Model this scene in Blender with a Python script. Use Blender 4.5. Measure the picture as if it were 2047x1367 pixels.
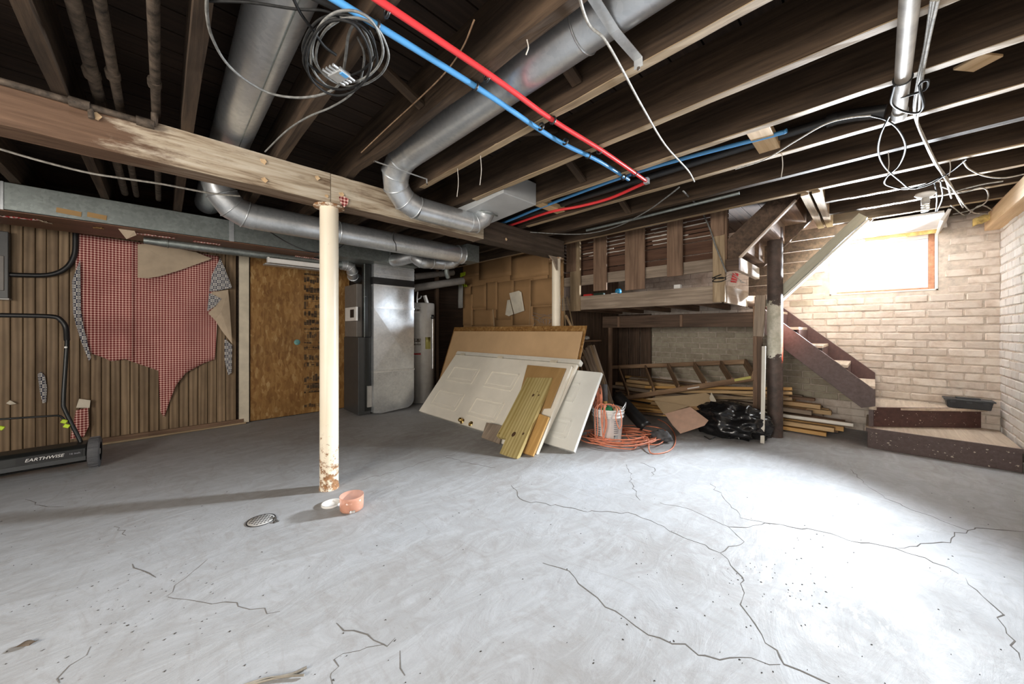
import bpy, bmesh, math, random
from mathutils import Vector, Matrix, noise as mnoise
random.seed(7)
for o in list(bpy.data.objects): bpy.data.objects.remove(o)
scene = bpy.context.scene
COL = scene.collection
R = math.radians
# ------------------------------------------------------------------ camera
F, U0, V0, H, TH = 710.0, 1023.5, 661.0, 1.04, R(45.5)
CT, ST = math.cos(TH), math.sin(TH)
def at(u, v, X=None, Y=None, Z=None):
    """point of the room seen at photograph pixel (u, v) on the plane X=, Y= or Z="""
    a = (u-U0)/F
    r = Vector((CT+a*ST, ST-a*CT, -(v-V0)/F))
    t = X/r.x if X is not None else (Y/r.y if Y is not None else (Z-H)/r.z)
    return Vector((t*r.x, t*r.y, H+t*r.z))
cam_d = bpy.data.cameras.new('camera'); cam = bpy.data.objects.new('camera', cam_d); COL.objects.link(cam)
cam.location = (0, 0, H); cam.rotation_euler = (R(90), 0, TH-R(90))
cam_d.sensor_width = 36; cam_d.sensor_fit = 'HORIZONTAL'; cam_d.lens = F/2047*36
cam_d.shift_y = -(683.5-V0)/2047; cam_d.clip_start = 0.02
scene.camera = cam
# ------------------------------------------------------------------ world, lights, exposure
world = bpy.data.worlds.new('overcast_sky'); scene.world = world; world.use_nodes = True
bg = world.node_tree.nodes['Background']; bg.inputs[0].default_value = (0.97, 0.98, 1.0, 1); bg.inputs[1].default_value = 1.1
def area(name, loc, rot, sx, sy, power, col, spread=180):
    l = bpy.data.lights.new(name, 'AREA'); l.shape = 'RECTANGLE'; l.size = sx; l.size_y = sy
    l.energy = power; l.color = col; l.spread = R(spread)
    o = bpy.data.objects.new(name, l); COL.objects.link(o); o.location = loc; o.rotation_euler = rot
    return o
# daylight entering by the stair window; two fill lights added behind the camera
def aim(src, dst): return (Vector(dst)-Vector(src)).to_track_quat('-Z', 'Y').to_euler()
KEY = (5.285, -0.05, 1.76)
area('stair_window_daylight', KEY, aim(KEY, (-1.0, 2.1, 1.8)), 0.38, 0.36, 265, (0.88, 0.94, 1.0), 92)
area('rear_fill_light', (-2.66, 0.4, 1.45), (0, R(-90), 0), 0.9, 1.7, 115, (1.0, 0.93, 0.84))
area('side_fill_light', (-1.2, -0.86, 1.45), (R(90), 0, 0), 1.7, 0.9, 26, (1.0, 0.95, 0.88))
vs = scene.view_settings
vs.view_transform = 'Standard'; vs.look = 'None'; vs.exposure = 0.25; vs.gamma = 1.0; vs.use_curve_mapping = False

# ------------------------------------------------------------------ object helpers
W = {}
def link(o, parent=None, mw=None):
    COL.objects.link(o); mw = mw or Matrix.Identity(4)
    if parent is not None:
        o.parent = parent; o.matrix_parent_inverse = W[parent].inverted()
    o.matrix_basis = mw; W[o] = mw.copy()
    return o
def tag(o, label=None, cat=None, group=None, kind=None):
    if label: o['label'] = label
    if cat and not kind: kind = 'thing'
    if cat: o['category'] = cat
    if group: o['group'] = group
    if kind: o['kind'] = kind
    return o
def thing(name, label, cat, loc=(0, 0, 0), group=None, kind=None):
    o = bpy.data.objects.new(name, None); o.empty_display_size = 0.05
    link(o, None, Matrix.Translation(Vector(loc)))
    return tag(o, label, cat, group, kind)
class MB:
    """collects shapes; build() links them as one mesh object"""
    def __init__(s): s.v = []; s.f = []; s.sm = []
    def add(s, vs, fs, smooth=False):
        n = len(s.v); s.v += [Vector(p) for p in vs]; s.f += [[i+n for i in f] for f in fs]; s.sm += [smooth]*len(fs); return s
    def box(s, a, b):
        x0, y0, z0 = (min(a[i], b[i]) for i in range(3)); x1, y1, z1 = (max(a[i], b[i]) for i in range(3))
        return s.add([(x0,y0,z0),(x1,y0,z0),(x1,y1,z0),(x0,y1,z0),(x0,y0,z1),(x1,y0,z1),(x1,y1,z1),(x0,y1,z1)],
                     [(0,3,2,1),(4,5,6,7),(0,1,5,4),(1,2,6,5),(2,3,7,6),(3,0,4,7)])
    def bar(s, p0, p1, w, t, up=(0, 0, 1)):
        p0, p1 = Vector(p0), Vector(p1); d = (p1-p0).normalized(); up = Vector(up)
        y = up.cross(d)
        if y.length < 1e-4: y = Vector((0, 1, 0)).cross(d)
        y.normalize(); z = d.cross(y)
        c = [y*sx*w/2+z*sz*t/2 for sx, sz in ((-1,-1),(1,-1),(1,1),(-1,1))]
        return s.add([p0+q for q in c]+[p1+q for q in c], [(3,2,1,0),(4,5,6,7),(0,1,5,4),(1,2,6,5),(2,3,7,6),(3,0,4,7)])
    def tube(s, pts, r, n=10, closed=False, cap=True):
        pts = [Vector(p) for p in pts]; m = len(pts); rr = r if isinstance(r, (list, tuple)) else [r]*m
        t0 = (pts[1]-pts[0]).normalized(); ref = Vector((0,0,1)) if abs(t0.z) < 0.9 else Vector((1,0,0))
        u = t0.cross(ref).normalized(); vs = []; fs = []
        for i, p in enumerate(pts):
            if closed: t = pts[(i+1) % m]-pts[i-1]
            else: t = pts[min(i+1, m-1)]-pts[max(i-1, 0)]
            t.normalize(); u = (u-t*u.dot(t)).normalized(); w = t.cross(u)
            vs += [p+(u*math.cos(2*math.pi*k/n)+w*math.sin(2*math.pi*k/n))*rr[i] for k in range(n)]
        for i in range(m if closed else m-1):
            j = (i+1) % m
            fs += [(i*n+k, i*n+(k+1) % n, j*n+(k+1) % n, j*n+k) for k in range(n)]
        s.add(vs, fs, True)
        if cap and not closed:
            s.add(vs[:n], [tuple(reversed(range(n)))]); s.add(vs[-n:], [tuple(range(n))])
        return s
    def lathe(s, c, prof, n=24, axis='Z'):
        c = Vector(c); vs = []; fs = []
        for r, h in prof:
            for k in range(n):
                a = 2*math.pi*k/n; x, y = r*math.cos(a), r*math.sin(a)
                vs.append(c+(Vector((x,y,h)) if axis == 'Z' else Vector((h,x,y)) if axis == 'X' else Vector((x,h,y))))
        for i in range(len(prof)-1):
            fs += [(i*n+k, i*n+(k+1) % n, (i+1)*n+(k+1) % n, (i+1)*n+k) for k in range(n)]
        return s.add(vs, fs, True)
    def prism(s, poly, d):
        """polygon (3D points, in one plane) given thickness along vector d"""
        poly = [Vector(p) for p in poly]; d = Vector(d); n = len(poly)
        return s.add(poly+[p+d for p in poly], [tuple(range(n)), tuple(reversed(range(n, 2*n)))]+[(i, i+n, (i+1) % n+n, (i+1) % n) for i in range(n)])
    def grid(s, fn, nu, nv, smooth=True):
        vs = [fn(i/nu, j/nv) for j in range(nv+1) for i in range(nu+1)]
        return s.add(vs, [(j*(nu+1)+i, j*(nu+1)+i+1, (j+1)*(nu+1)+i+1, (j+1)*(nu+1)+i) for j in range(nv) for i in range(nu)], smooth)
    def sheet(s, fn, nu, nv, d, smooth=True):
        """grid with real thickness d (vector)"""
        d = Vector(d); a = [Vector(fn(i/nu, j/nv)) for j in range(nv+1) for i in range(nu+1)]; N = len(a)
        q = lambda i, j: j*(nu+1)+i
        fs = []
        for j in range(nv):
            for i in range(nu):
                f = (q(i,j), q(i+1,j), q(i+1,j+1), q(i,j+1)); fs.append(f); fs.append(tuple(k+N for k in reversed(f)))
        rim = [q(i,0) for i in range(nu)]+[q(nu,j) for j in range(nv)]+[q(i,nv) for i in range(nu,0,-1)]+[q(0,j) for j in range(nv,0,-1)]
        for k in range(len(rim)):
            i, j = rim[k], rim[(k+1) % len(rim)]; fs.append((j, i, i+N, j+N))
        return s.add(a+[p+d for p in a], fs, smooth)
    def build(s, name, mat, parent=None, label=None, cat=None, group=None, kind=None, bevel=0, mw=None, fix=True):
        me = bpy.data.meshes.new(name)
        if mw is None:
            lo = Vector([min(p[i] for p in s.v) for i in range(3)]); hi = Vector([max(p[i] for p in s.v) for i in range(3)])
            c = Vector(((lo.x+hi.x)/2, (lo.y+hi.y)/2, lo.z)); mw = Matrix.Translation(c); vs = [p-c for p in s.v]
        else: vs = s.v
        me.from_pydata([tuple(p) for p in vs], [], s.f)
        me.polygons.foreach_set('use_smooth', s.sm)
        if fix:
            bm = bmesh.new(); bm.from_mesh(me); bmesh.ops.recalc_face_normals(bm, faces=bm.faces)
            if bevel: bmesh.ops.bevel(bm, geom=list(bm.edges), offset=bevel, segments=1, affect='EDGES', clamp_overlap=True)
            bm.to_mesh(me); bm.free()
        me.materials.append(mat)
        o = bpy.data.objects.new(name, me); link(o, parent, mw)
        return tag(o, label, cat, group, kind)
def frame(p0, p1, up=(0, 0, 1)):
    p0, p1 = Vector(p0), Vector(p1); x = (p1-p0).normalized(); up = Vector(up); y = up.cross(x)
    if y.length < 1e-4: y = Vector((0, 1, 0)).cross(x)
    y.normalize(); z = x.cross(y); c = (p0+p1)/2
    return Matrix(((x.x,y.x,z.x,c.x),(x.y,y.y,z.y,c.y),(x.z,y.z,z.z,c.z),(0,0,0,1)))
def plank(name, p0, p1, w, t, mat, parent=None, up=(0, 0, 1), jit=0.0, seg=1, bevel=0.002, **kw):
    """board whose length is its local X axis, width w local Y, thickness t local Z (towards up)"""
    L = (Vector(p1)-Vector(p0)).length; m = MB(); vs = []; fs = []
    for i in range(seg+1):
        x = -L/2+L*i/seg
        for sy, sz in ((-1,-1),(1,-1),(1,1),(-1,1)):
            vs.append((x, sy*w/2+random.uniform(-jit, jit), sz*t/2+random.uniform(-jit, jit)))
    for i in range(seg):
        for k in range(4): fs.append((i*4+k, i*4+(k+1) % 4, (i+1)*4+(k+1) % 4, (i+1)*4+k))
    fs += [(3,2,1,0), tuple(seg*4+k for k in range(4))]
    m.add(vs, fs)
    return m.build(name, mat, parent, bevel=(bevel if seg == 1 else 0), mw=frame(p0, p1, up), **kw)
def smooth_path(pts, n=6):
    """Catmull-Rom through the points"""
    P = [Vector(p) for p in pts]; P = [P[0]*2-P[1]]+P+[P[-1]*2-P[-2]]; out = []
    for i in range(1, len(P)-2):
        a, b, c, d = P[i-1:i+3]
        for k in range(n):
            t = k/n
            out.append(0.5*((2*b)+(c-a)*t+(2*a-5*b+4*c-d)*t*t+(3*b-a-3*c+d)*t**3))
    return out+[P[-2]]
def cable(name, pts, r, mat, parent=None, n=5, sides=6, **kw):
    return MB().tube(smooth_path(pts, n), r, sides).build(name, mat, parent, fix=False, **kw)
def text_mesh(name, body, size, mat, parent, mw, extrude=0.0006, shear=0.0, xs=1.0):
    c = bpy.data.curves.new(name, 'FONT'); c.body = body; c.size = size; c.extrude = extrude; c.shear = shear
    c.align_x = 'CENTER'; c.align_y = 'CENTER'
    o = bpy.data.objects.new(name, c); COL.objects.link(o); bpy.context.view_layer.update()
    me = bpy.data.meshes.new_from_object(o.evaluated_get(bpy.context.evaluated_depsgraph_get()))
    bpy.data.objects.remove(o); bpy.data.curves.remove(c)
    for v in me.vertices: v.co.x *= xs
    me.materials.clear(); me.materials.append(mat)
    return link(bpy.data.objects.new(name, me), parent, mw)
# ------------------------------------------------------------------ materials
class NT:
    def __init__(s, name):
        s.m = bpy.data.materials.new(name); s.m.use_nodes = True; s.t = s.m.node_tree; s.b = s.t.nodes['Principled BSDF']
        s.L = s.t.links.new
    def n(s, kind, **kw):
        x = s.t.nodes.new(kind)
        for k, v in kw.items(): setattr(x, k, v)
        return x
    def coords(s, scale=(1, 1, 1), rand=True):
        tc = s.n('ShaderNodeTexCoord'); mp = s.n('ShaderNodeMapping'); mp.inputs['Scale'].default_value = scale
        s.L(tc.outputs['Object'], mp.inputs['Vector'])
        if rand:
            oi = s.n('ShaderNodeObjectInfo'); mu = s.n('ShaderNodeVectorMath', operation='SCALE'); mu.inputs[0].default_value = (37, 53, 71)
            s.L(oi.outputs['Random'], mu.inputs['Scale']); s.L(mu.outputs[0], mp.inputs['Location'])
        return mp.outputs[0]
    def noise(s, vec, scale=5, detail=4, rough=0.55, dist=0):
        x = s.n('ShaderNodeTexNoise'); x.inputs['Scale'].default_value = scale; x.inputs['Detail'].default_value = detail
        x.inputs['Roughness'].default_value = rough; x.inputs['Distortion'].default_value = dist; s.L(vec, x.inputs['Vector']); return x.outputs['Fac']
    def ramp(s, fac, stops):
        x = s.n('ShaderNodeValToRGB'); e = x.color_ramp.elements
        while len(e) < len(stops): e.new(0.5)
        for k, (p, c) in enumerate(stops): e[k].position = p; e[k].color = (*c, 1) if len(c) == 3 else c
        s.L(fac, x.inputs[0]); return x.outputs[0]
    def mix(s, fac, a, b, mode='MIX'):
        x = s.n('ShaderNodeMix', data_type='RGBA', blend_type=mode)
        for v, i in ((fac, 0), (a, 6), (b, 7)):
            if isinstance(v, (int, float)): x.inputs[i].default_value = v
            elif isinstance(v, tuple): x.inputs[i].default_value = (*v, 1)
            else: s.L(v, x.inputs[i])
        return x.outputs[2]
    def math(s, op, a, b=0.0, clamp=False):
        x = s.n('ShaderNodeMath', operation=op, use_clamp=clamp)
        for v, i in ((a, 0), (b, 1)):
            if isinstance(v, (int, float)): x.inputs[i].default_value = v
            else: s.L(v, x.inputs[i])
        return x.outputs[0]
    def bump(s, h, strength=0.3, dist=0.005):
        x = s.n('ShaderNodeBump'); x.inputs['Strength'].default_value = strength; x.inputs['Distance'].default_value = dist
        s.L(h, x.inputs['Height']); s.L(x.outputs[0], s.b.inputs['Normal'])
    def out(s, col=None, rough=0.6, metal=0.0, spec=None, **kw):
        if isinstance(col, tuple): s.b.inputs['Base Color'].default_value = (*col, 1)
        elif col is not None: s.L(col, s.b.inputs['Base Color'])
        if isinstance(rough, (int, float)): s.b.inputs['Roughness'].default_value = rough
        else: s.L(rough, s.b.inputs['Roughness'])
        s.b.inputs['Metallic'].default_value = metal
        if spec is not None: s.b.inputs['Specular IOR Level'].default_value = spec
        return s.m
def sep(t, vec):
    x = t.n('ShaderNodeSeparateXYZ'); t.L(vec, x.inputs[0]); return x.outputs
def plain(name, c, rough=0.5, metal=0.0, var=0.12, scale=12, bump=0.0, spec=None):
    t = NT(name); v = t.coords(); f = t.noise(v, scale, 5, 0.6)
    d = tuple(x*(1-var*1.6) for x in c); l = tuple(min(1, x*(1+var)) for x in c)
    if bump: t.bump(t.noise(v, scale*6, 3), bump, 0.003)
    return t.out(t.ramp(f, [(0.3, d), (0.7, l)]), rough, metal, spec)
def wood(name, dark, light, rough=0.75, along=2.0, across=34, stain=0.35, stain_col=None, bump=0.25, sheen=None, rings=0.0):
    """grain runs along the local X axis"""
    t = NT(name); v = t.coords((along, across, across)); g = t.noise(v, 1.0, 6, 0.62, 0.4)
    v2 = t.coords((1.2, 3.0, 3.0)); s2 = t.noise(v2, 1.4, 4, 0.6)
    if rings:
        v3 = t.coords((0.55, 7, 7)); w = t.n('ShaderNodeTexWave', wave_type='BANDS', bands_direction='Y'); t.L(v3, w.inputs['Vector'])
        w.inputs['Scale'].default_value = 1.3; w.inputs['Distortion'].default_value = 9; w.inputs['Detail'].default_value = 3; w.inputs['Detail Scale'].default_value = 0.6
        g = t.math('ADD', t.math('MULTIPLY', g, 1-rings), t.math('MULTIPLY', w.outputs['Fac'], rings))
    col = t.ramp(g, [(0.28, dark), (0.52, tuple((a+b)/2 for a, b in zip(dark, light))), (0.72, light)])
    sc = stain_col or tuple(x*0.45 for x in dark)
    k = t.ramp(s2, [(0.42, (0, 0, 0)), (0.72, (1, 1, 1))])
    col = t.mix(t.math('MULTIPLY', k, stain), col, sc)
    t.bump(g, bump, 0.004)
    return t.out(col, rough, spec=0.3)
M = {}
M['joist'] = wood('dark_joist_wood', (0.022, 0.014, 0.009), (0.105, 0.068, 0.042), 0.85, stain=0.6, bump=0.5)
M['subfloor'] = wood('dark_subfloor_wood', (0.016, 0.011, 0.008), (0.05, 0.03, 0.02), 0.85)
M['dark_board'] = wood('dark_brown_board', (0.05, 0.032, 0.022), (0.165, 0.105, 0.07), 0.7, stain=0.35)
M['brown_board'] = wood('brown_board', (0.12, 0.072, 0.046), (0.32, 0.205, 0.135), 0.7, stain=0.35)
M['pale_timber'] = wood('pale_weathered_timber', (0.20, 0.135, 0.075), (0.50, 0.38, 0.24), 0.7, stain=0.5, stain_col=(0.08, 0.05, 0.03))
M['pine'] = wood('pine_board', (0.44, 0.28, 0.13), (0.72, 0.52, 0.29), 0.6, stain=0.25, stain_col=(0.22, 0.12, 0.05))
M['new_pine'] = wood('fresh_pine', (0.55, 0.36, 0.19), (0.78, 0.58, 0.36), 0.6, stain=0.1)
M['orange_pine'] = wood('varnished_pine', (0.50, 0.27, 0.085), (0.74, 0.47, 0.18), 0.4, stain=0.25, stain_col=(0.2, 0.09, 0.03))
M['grey_board'] = wood('weathered_grey_board', (0.18, 0.135, 0.10), (0.44, 0.355, 0.27), 0.8, stain=0.4)
M['ladder_wood'] = wood('worn_ladder_wood', (0.20, 0.115, 0.065), (0.50, 0.34, 0.21), 0.65, stain=0.55, stain_col=(0.06, 0.03, 0.02))
M['stair_paint'] = wood('chipped_brown_paint', (0.085, 0.06, 0.055), (0.135, 0.10, 0.095), 0.55, stain=0.12, bump=0.12)
M['stair_red'] = wood('chipped_maroon_paint', (0.06, 0.028, 0.025), (0.105, 0.052, 0.045), 0.5, stain=0.15, bump=0.12)
M['tread'] = wood('worn_pale_tread', (0.42, 0.33, 0.25), (0.68, 0.58, 0.47), 0.6, stain=0.3, stain_col=(0.25, 0.17, 0.12))
M['treated'] = wood('treated_yellow_green_board', (0.36, 0.27, 0.09), (0.62, 0.52, 0.25), 0.55, along=0.6, across=13, stain=0.35, stain_col=(0.27, 0.18, 0.06), rings=0.28)
M['plywood'] = wood('tan_plywood', (0.34, 0.20, 0.075), (0.48, 0.305, 0.13), 0.5, along=1.0, across=9, stain=0.25, stain_col=(0.2, 0.1, 0.03))
M['panel_pine'] = wood('dirty_pine_panelling', (0.17, 0.115, 0.066), (0.34, 0.24, 0.145), 0.6, along=0.55, across=11, stain=0.6, stain_col=(0.07, 0.042, 0.022), rings=0.3, bump=.12)
M['lath'] = plain('off_white', (0.62, 0.58, 0.52), 0.9)
M['black'] = plain('black_plastic', (0.012, 0.012, 0.013), 0.4)
M['black_steel'] = plain('black_painted_steel', (0.018, 0.02, 0.02), 0.35, 0.3)
M['iron'] = plain('dusty_iron_pipe', (0.10, 0.075, 0.055), 0.75, 0.3, 0.5, 25, 0.6)
M['pvc_black'] = plain('black_drain_pipe', (0.03, 0.03, 0.03), 0.45)
M['grey_pipe'] = plain('grey_plastic_pipe', (0.27, 0.26, 0.25), 0.4)
M['red_pex'] = plain('red_tubing', (0.72, 0.045, 0.05), 0.32, var=0.04)
M['blue_pex'] = plain('blue_tubing', (0.10, 0.36, 0.72), 0.32, var=0.04)
M['white_cable'] = plain('dusty_white_cable', (0.40, 0.375, 0.33), 0.7, scale=60, var=0.3)
M['grey_cable'] = plain('grey_coax', (0.20, 0.20, 0.19), 0.5, scale=40, var=0.3, spec=0.25)
M['black_cable'] = plain('black_coax', (0.022, 0.022, 0.022), 0.65, scale=40, var=0.3, spec=0.15)
M['orange_cord'] = plain('faded_orange_cord', (0.74, 0.26, 0.15), 0.45, var=0.15, scale=30)
M['white_paint'] = plain('white_paint', (0.74, 0.71, 0.63), 0.45, var=0.06, scale=6)
M['cream_trim'] = plain('cream_trim_paint', (0.66, 0.59, 0.46), 0.5, var=0.1, scale=8)
M['white_plastic'] = plain('white_plastic', (0.78, 0.77, 0.74), 0.4, var=0.05)
M['brass'] = plain('polished_brass', (0.75, 0.52, 0.2), 0.2, 1.0, 0.1)
M['paper'] = plain('brown_paper', (0.50, 0.40, 0.29), 0.85, var=0.12, scale=5)
M['white_paper'] = plain('white_paper', (0.72, 0.66, 0.54), 0.8, var=0.08)
M['drywall'] = plain('white_drywall', (0.80, 0.78, 0.75), 0.85, var=0.04)
M['bin_liner'] = plain('black_bin_liner', (0.010, 0.010, 0.011), 0.22, var=0.1)
M['rubber'] = plain('grey_rubber', (0.10, 0.10, 0.105), 0.8, var=0.2)
M['blue'] = plain('blue_plastic', (0.02, 0.24, 0.45), 0.4)
M['red'] = plain('red_plastic', (0.55, 0.03, 0.03), 0.4)
M['green'] = plain('green_plastic', (0.03, 0.30, 0.12), 0.45)
M['lime'] = plain('yellow_green_plastic', (0.50, 0.68, 0.03), 0.5)
M['insulation'] = plain('yellow_insulation', (0.62, 0.46, 0.17), 1.0, var=0.3, scale=25, bump=0.8)
M['teal'] = plain('teal_paint', (0.16, 0.36, 0.33), 0.7, var=0.2, scale=40)
M['ink'] = plain('faded_print_ink', (0.075, 0.045, 0.022), 0.8, var=0.5)
M['label_white'] = plain('white_label', (0.75, 0.73, 0.7), 0.5, var=0.04)
M['label_yellow'] = plain('yellow_label', (0.50, 0.46, 0.14), 0.5, var=0.05)
M['heater_grey'] = plain('grey_enamel', (0.35, 0.34, 0.32), 0.35, var=0.08)
M['furnace_grey'] = plain('taupe_enamel', (0.17, 0.155, 0.14), 0.45, var=0.08)
M['furnace_dark'] = plain('charcoal_enamel', (0.045, 0.047, 0.048), 0.4, var=0.1)
M['pink_board'] = plain('pinkish_cardboard', (0.66, 0.44, 0.33), 0.8, var=0.08)
M['hardboard'] = plain('smooth_tan_hardboard', (0.56, 0.37, 0.20), 0.5, var=0.07, scale=3)
M['grey_print'] = plain('grey_print', (0.35, 0.35, 0.38), 0.6)
M['debris'] = plain('dark_debris', (0.05, 0.045, 0.04), 0.9)
def mat_galv(name='galvanised_steel', c=(0.66, 0.69, 0.715), r=0.32):
    t = NT(name); v = t.coords(); vo = t.n('ShaderNodeTexVoronoi'); vo.inputs['Scale'].default_value = 55; t.L(v, vo.inputs['Vector'])
    n = t.noise(v, 3.5, 5, 0.6)
    col = t.mix(0.12, t.ramp(n, [(0.25, tuple(x*0.72 for x in c)), (0.75, tuple(min(1, x*1.16) for x in c))]), sep(t, vo.outputs['Color'])[0], 'OVERLAY')
    rg = t.ramp(n, [(0.2, (r+0.14,)*3), (0.8, (r-0.06,)*3)])
    return t.out(col, rg, 0.78)
M['galv'] = mat_galv(); M['galv_dull'] = mat_galv('dull_galvanised_steel', (0.27, 0.30, 0.29), 0.42)
M['strap'] = mat_galv('bright_steel_strap', (0.72, 0.74, 0.75), 0.35)
def mat_concrete():
    t = NT('grey_concrete'); v = t.coords(rand=False)
    a = t.noise(v, 0.55, 6, 0.62, 0.6); b = t.noise(v, 3.0, 8, 0.65, 0.9); c = t.noise(v, 24, 6, 0.6)
    col = t.ramp(a, [(0.30, (0.265, 0.25, 0.235)), (0.46, (0.335, 0.335, 0.335)), (0.68, (0.39, 0.405, 0.425))])
    w1 = t.noise(t.coords((1, 2.4, 1), False), 2.6, 9, 0.68, 2.2); w2 = t.noise(t.coords((2.2, 1, 1), False), 3.4, 9, 0.7, 2.6)
    col = t.mix(t.ramp(w1, [(0.44, (0, 0, 0)), (0.70, (0.6,)*3)]), col, (0.47, 0.485, 0.505))
    col = t.mix(t.ramp(w2, [(0.50, (0, 0, 0)), (0.74, (0.55,)*3)]), col, (0.255, 0.235, 0.215))
    sp = t.noise(v, 60, 3, 0.5); col = t.mix(t.ramp(sp, [(0.70, (0, 0, 0)), (0.76, (0.6,)*3)]), col, (0.22, 0.20, 0.18))
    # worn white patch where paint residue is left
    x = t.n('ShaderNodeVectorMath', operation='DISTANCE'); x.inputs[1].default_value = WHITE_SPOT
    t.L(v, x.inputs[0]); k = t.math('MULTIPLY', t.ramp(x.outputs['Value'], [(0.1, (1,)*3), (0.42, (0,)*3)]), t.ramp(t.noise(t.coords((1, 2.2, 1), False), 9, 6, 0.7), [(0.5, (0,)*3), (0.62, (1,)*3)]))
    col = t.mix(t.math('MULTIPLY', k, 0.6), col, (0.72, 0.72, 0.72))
    t.bump(t.math('ADD', t.math('MULTIPLY', w1, 0.7), t.math('MULTIPLY', c, 0.25)), 0.35, 0.012)
    return t.out(col, t.ramp(b, [(0.3, (0.5,)*3), (0.7, (0.72,)*3)]), spec=0.3)
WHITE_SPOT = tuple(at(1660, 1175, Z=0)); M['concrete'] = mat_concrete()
M['crack'] = plain('dark_crack', (0.13, 0.118, 0.105), 0.95)
def mat_brick(name, base, worn, f=0.5):
    t = NT(name); v = t.coords(); a = t.noise(v, 9, 6, 0.65, 0.5); b = t.noise(v, 45, 4, 0.6)
    oi = t.n('ShaderNodeObjectInfo')
    col = t.mix(t.ramp(a, [(0.42, (0, 0, 0)), (0.72, (f,)*3)]), base, worn)
    col = t.mix(t.ramp(oi.outputs['Random'], [(0.0, (0, 0, 0)), (1.0, (0.32,)*3)]), col, tuple(x*0.55 for x in worn))
    t.bump(t.math('ADD', a, t.math('MULTIPLY', b, 0.4)), 0.5, 0.008)
    return t.out(col, 0.85, spec=0.2)
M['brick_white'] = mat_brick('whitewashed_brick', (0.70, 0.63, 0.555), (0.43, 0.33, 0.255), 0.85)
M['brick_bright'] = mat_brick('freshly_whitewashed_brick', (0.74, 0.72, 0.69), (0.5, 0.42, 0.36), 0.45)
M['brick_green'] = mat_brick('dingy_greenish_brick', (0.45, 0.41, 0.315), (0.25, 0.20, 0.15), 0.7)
M['mortar'] = plain('grey_white_mortar', (0.50, 0.43, 0.36), 0.95, var=0.2, scale=20, bump=0.5)
M['mortar_dingy'] = plain('dingy_mortar', (0.36, 0.34, 0.27), 0.95, var=0.2, scale=20, bump=0.5)
def mat_osb(name='oriented_strand_board', k=0.8):
    t = NT(name); v = t.coords((1, 1, 1)); n = t.n('ShaderNodeTexNoise'); n.inputs['Scale'].default_value = 7; t.L(v, n.inputs['Vector'])
    d = t.mix(0.05, v, n.outputs['Color'])
    cols = []
    for sc, rot in (((46, 46, 15), 0.6), ((42, 42, 13), -0.8)):
        mp = t.n('ShaderNodeMapping'); mp.inputs['Rotation'].default_value = (0, rot, 0); mp.inputs['Scale'].default_value = sc; t.L(d, mp.inputs[0])
        vo = t.n('ShaderNodeTexVoronoi'); vo.inputs['Scale'].default_value = 1.0; t.L(mp.outputs[0], vo.inputs['Vector'])
        cols.append(sep(t, vo.outputs['Color'])[0])
    f = t.math('ADD', t.math('MULTIPLY', cols[0], 0.5), t.math('MULTIPLY', cols[1], 0.5))
    col = t.ramp(f, [(0.08, (0.24*k, 0.11*k, 0.03*k)), (0.5, (0.34*k, 0.175*k, 0.052*k)), (0.75, (0.42*k, 0.235*k, 0.08*k)), (0.97, (0.54*k, 0.35*k, 0.15*k))])
    st = t.noise(v, 2.2, 4); col = t.mix(t.ramp(st, [(0.45, (0, 0, 0)), (0.75, (0.45,)*3)]), col, (0.13*k, 0.065*k, 0.02*k))
    t.bump(f, 0.25, 0.003); return t.out(col, 0.55, spec=0.3)
M['osb'] = mat_osb()
def mat_post():
    t = NT('cream_paint_with_rust'); v = t.coords(rand=False); z = sep(t, v)[2]
    h = t.math('SUBTRACT', 1.0, t.math('MULTIPLY', z, 1.9), True)
    r = t.noise(v, 22, 8, 0.75); thr = t.math('ADD', r, t.math('MULTIPLY', h, 0.24))
    k = t.ramp(thr, [(0.66, (0, 0, 0)), (0.74, (1, 1, 1))])
    col = t.mix(t.ramp(t.noise(v, 3, 4), [(0.3, (0, 0, 0)), (0.7, (1, 1, 1))]), (0.78, 0.69, 0.53), (0.85, 0.77, 0.63))
    col = t.mix(k, col, t.ramp(t.noise(v, 50, 4), [(0.3, (0.16, 0.07, 0.03)), (0.7, (0.42, 0.22, 0.10))]))
    t.bump(r, 0.15, 0.003); return t.out(col, t.mix(k, (0.4,)*3, (0.85,)*3))
M['post'] = mat_post()
def mat_rust_post():
    t = NT('patchy_rusted_post'); v = t.coords(rand=False); z = sep(t, v)[2]; n = t.noise(v, 14, 6, 0.7)
    zz = t.math('ADD', z, t.math('MULTIPLY', t.math('SUBTRACT', n, 0.5), 0.35))
    col = t.ramp(t.noise(v, 9, 6, 0.7), [(0.3, (0.03, 0.021, 0.018)), (0.7, (0.11, 0.075, 0.06))])
    a = t.math('MULTIPLY', t.math('GREATER_THAN', zz, 0.80), t.math('LESS_THAN', zz, 1.30))
    col = t.mix(a, col, t.ramp(n, [(0.4, (0.42, 0.40, 0.31)), (0.6, (0.62, 0.59, 0.5))]))
    b = t.math('MULTIPLY', t.math('MULTIPLY', t.math('GREATER_THAN', zz, 0.74), t.math('LESS_THAN', zz, 1.12)), t.math('GREATER_THAN', t.math('ADD', t.math('SUBTRACT', t.math('MULTIPLY', sep(t, v)[0], 0.5), t.math('MULTIPLY', sep(t, v)[1], 0.85)), t.math('MULTIPLY', n, 0.05)), 0.062))
    col = t.mix(b, col, (0.80, 0.13, 0.06))
    return t.out(col, 0.65)
M['rust_post'] = mat_rust_post()
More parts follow.
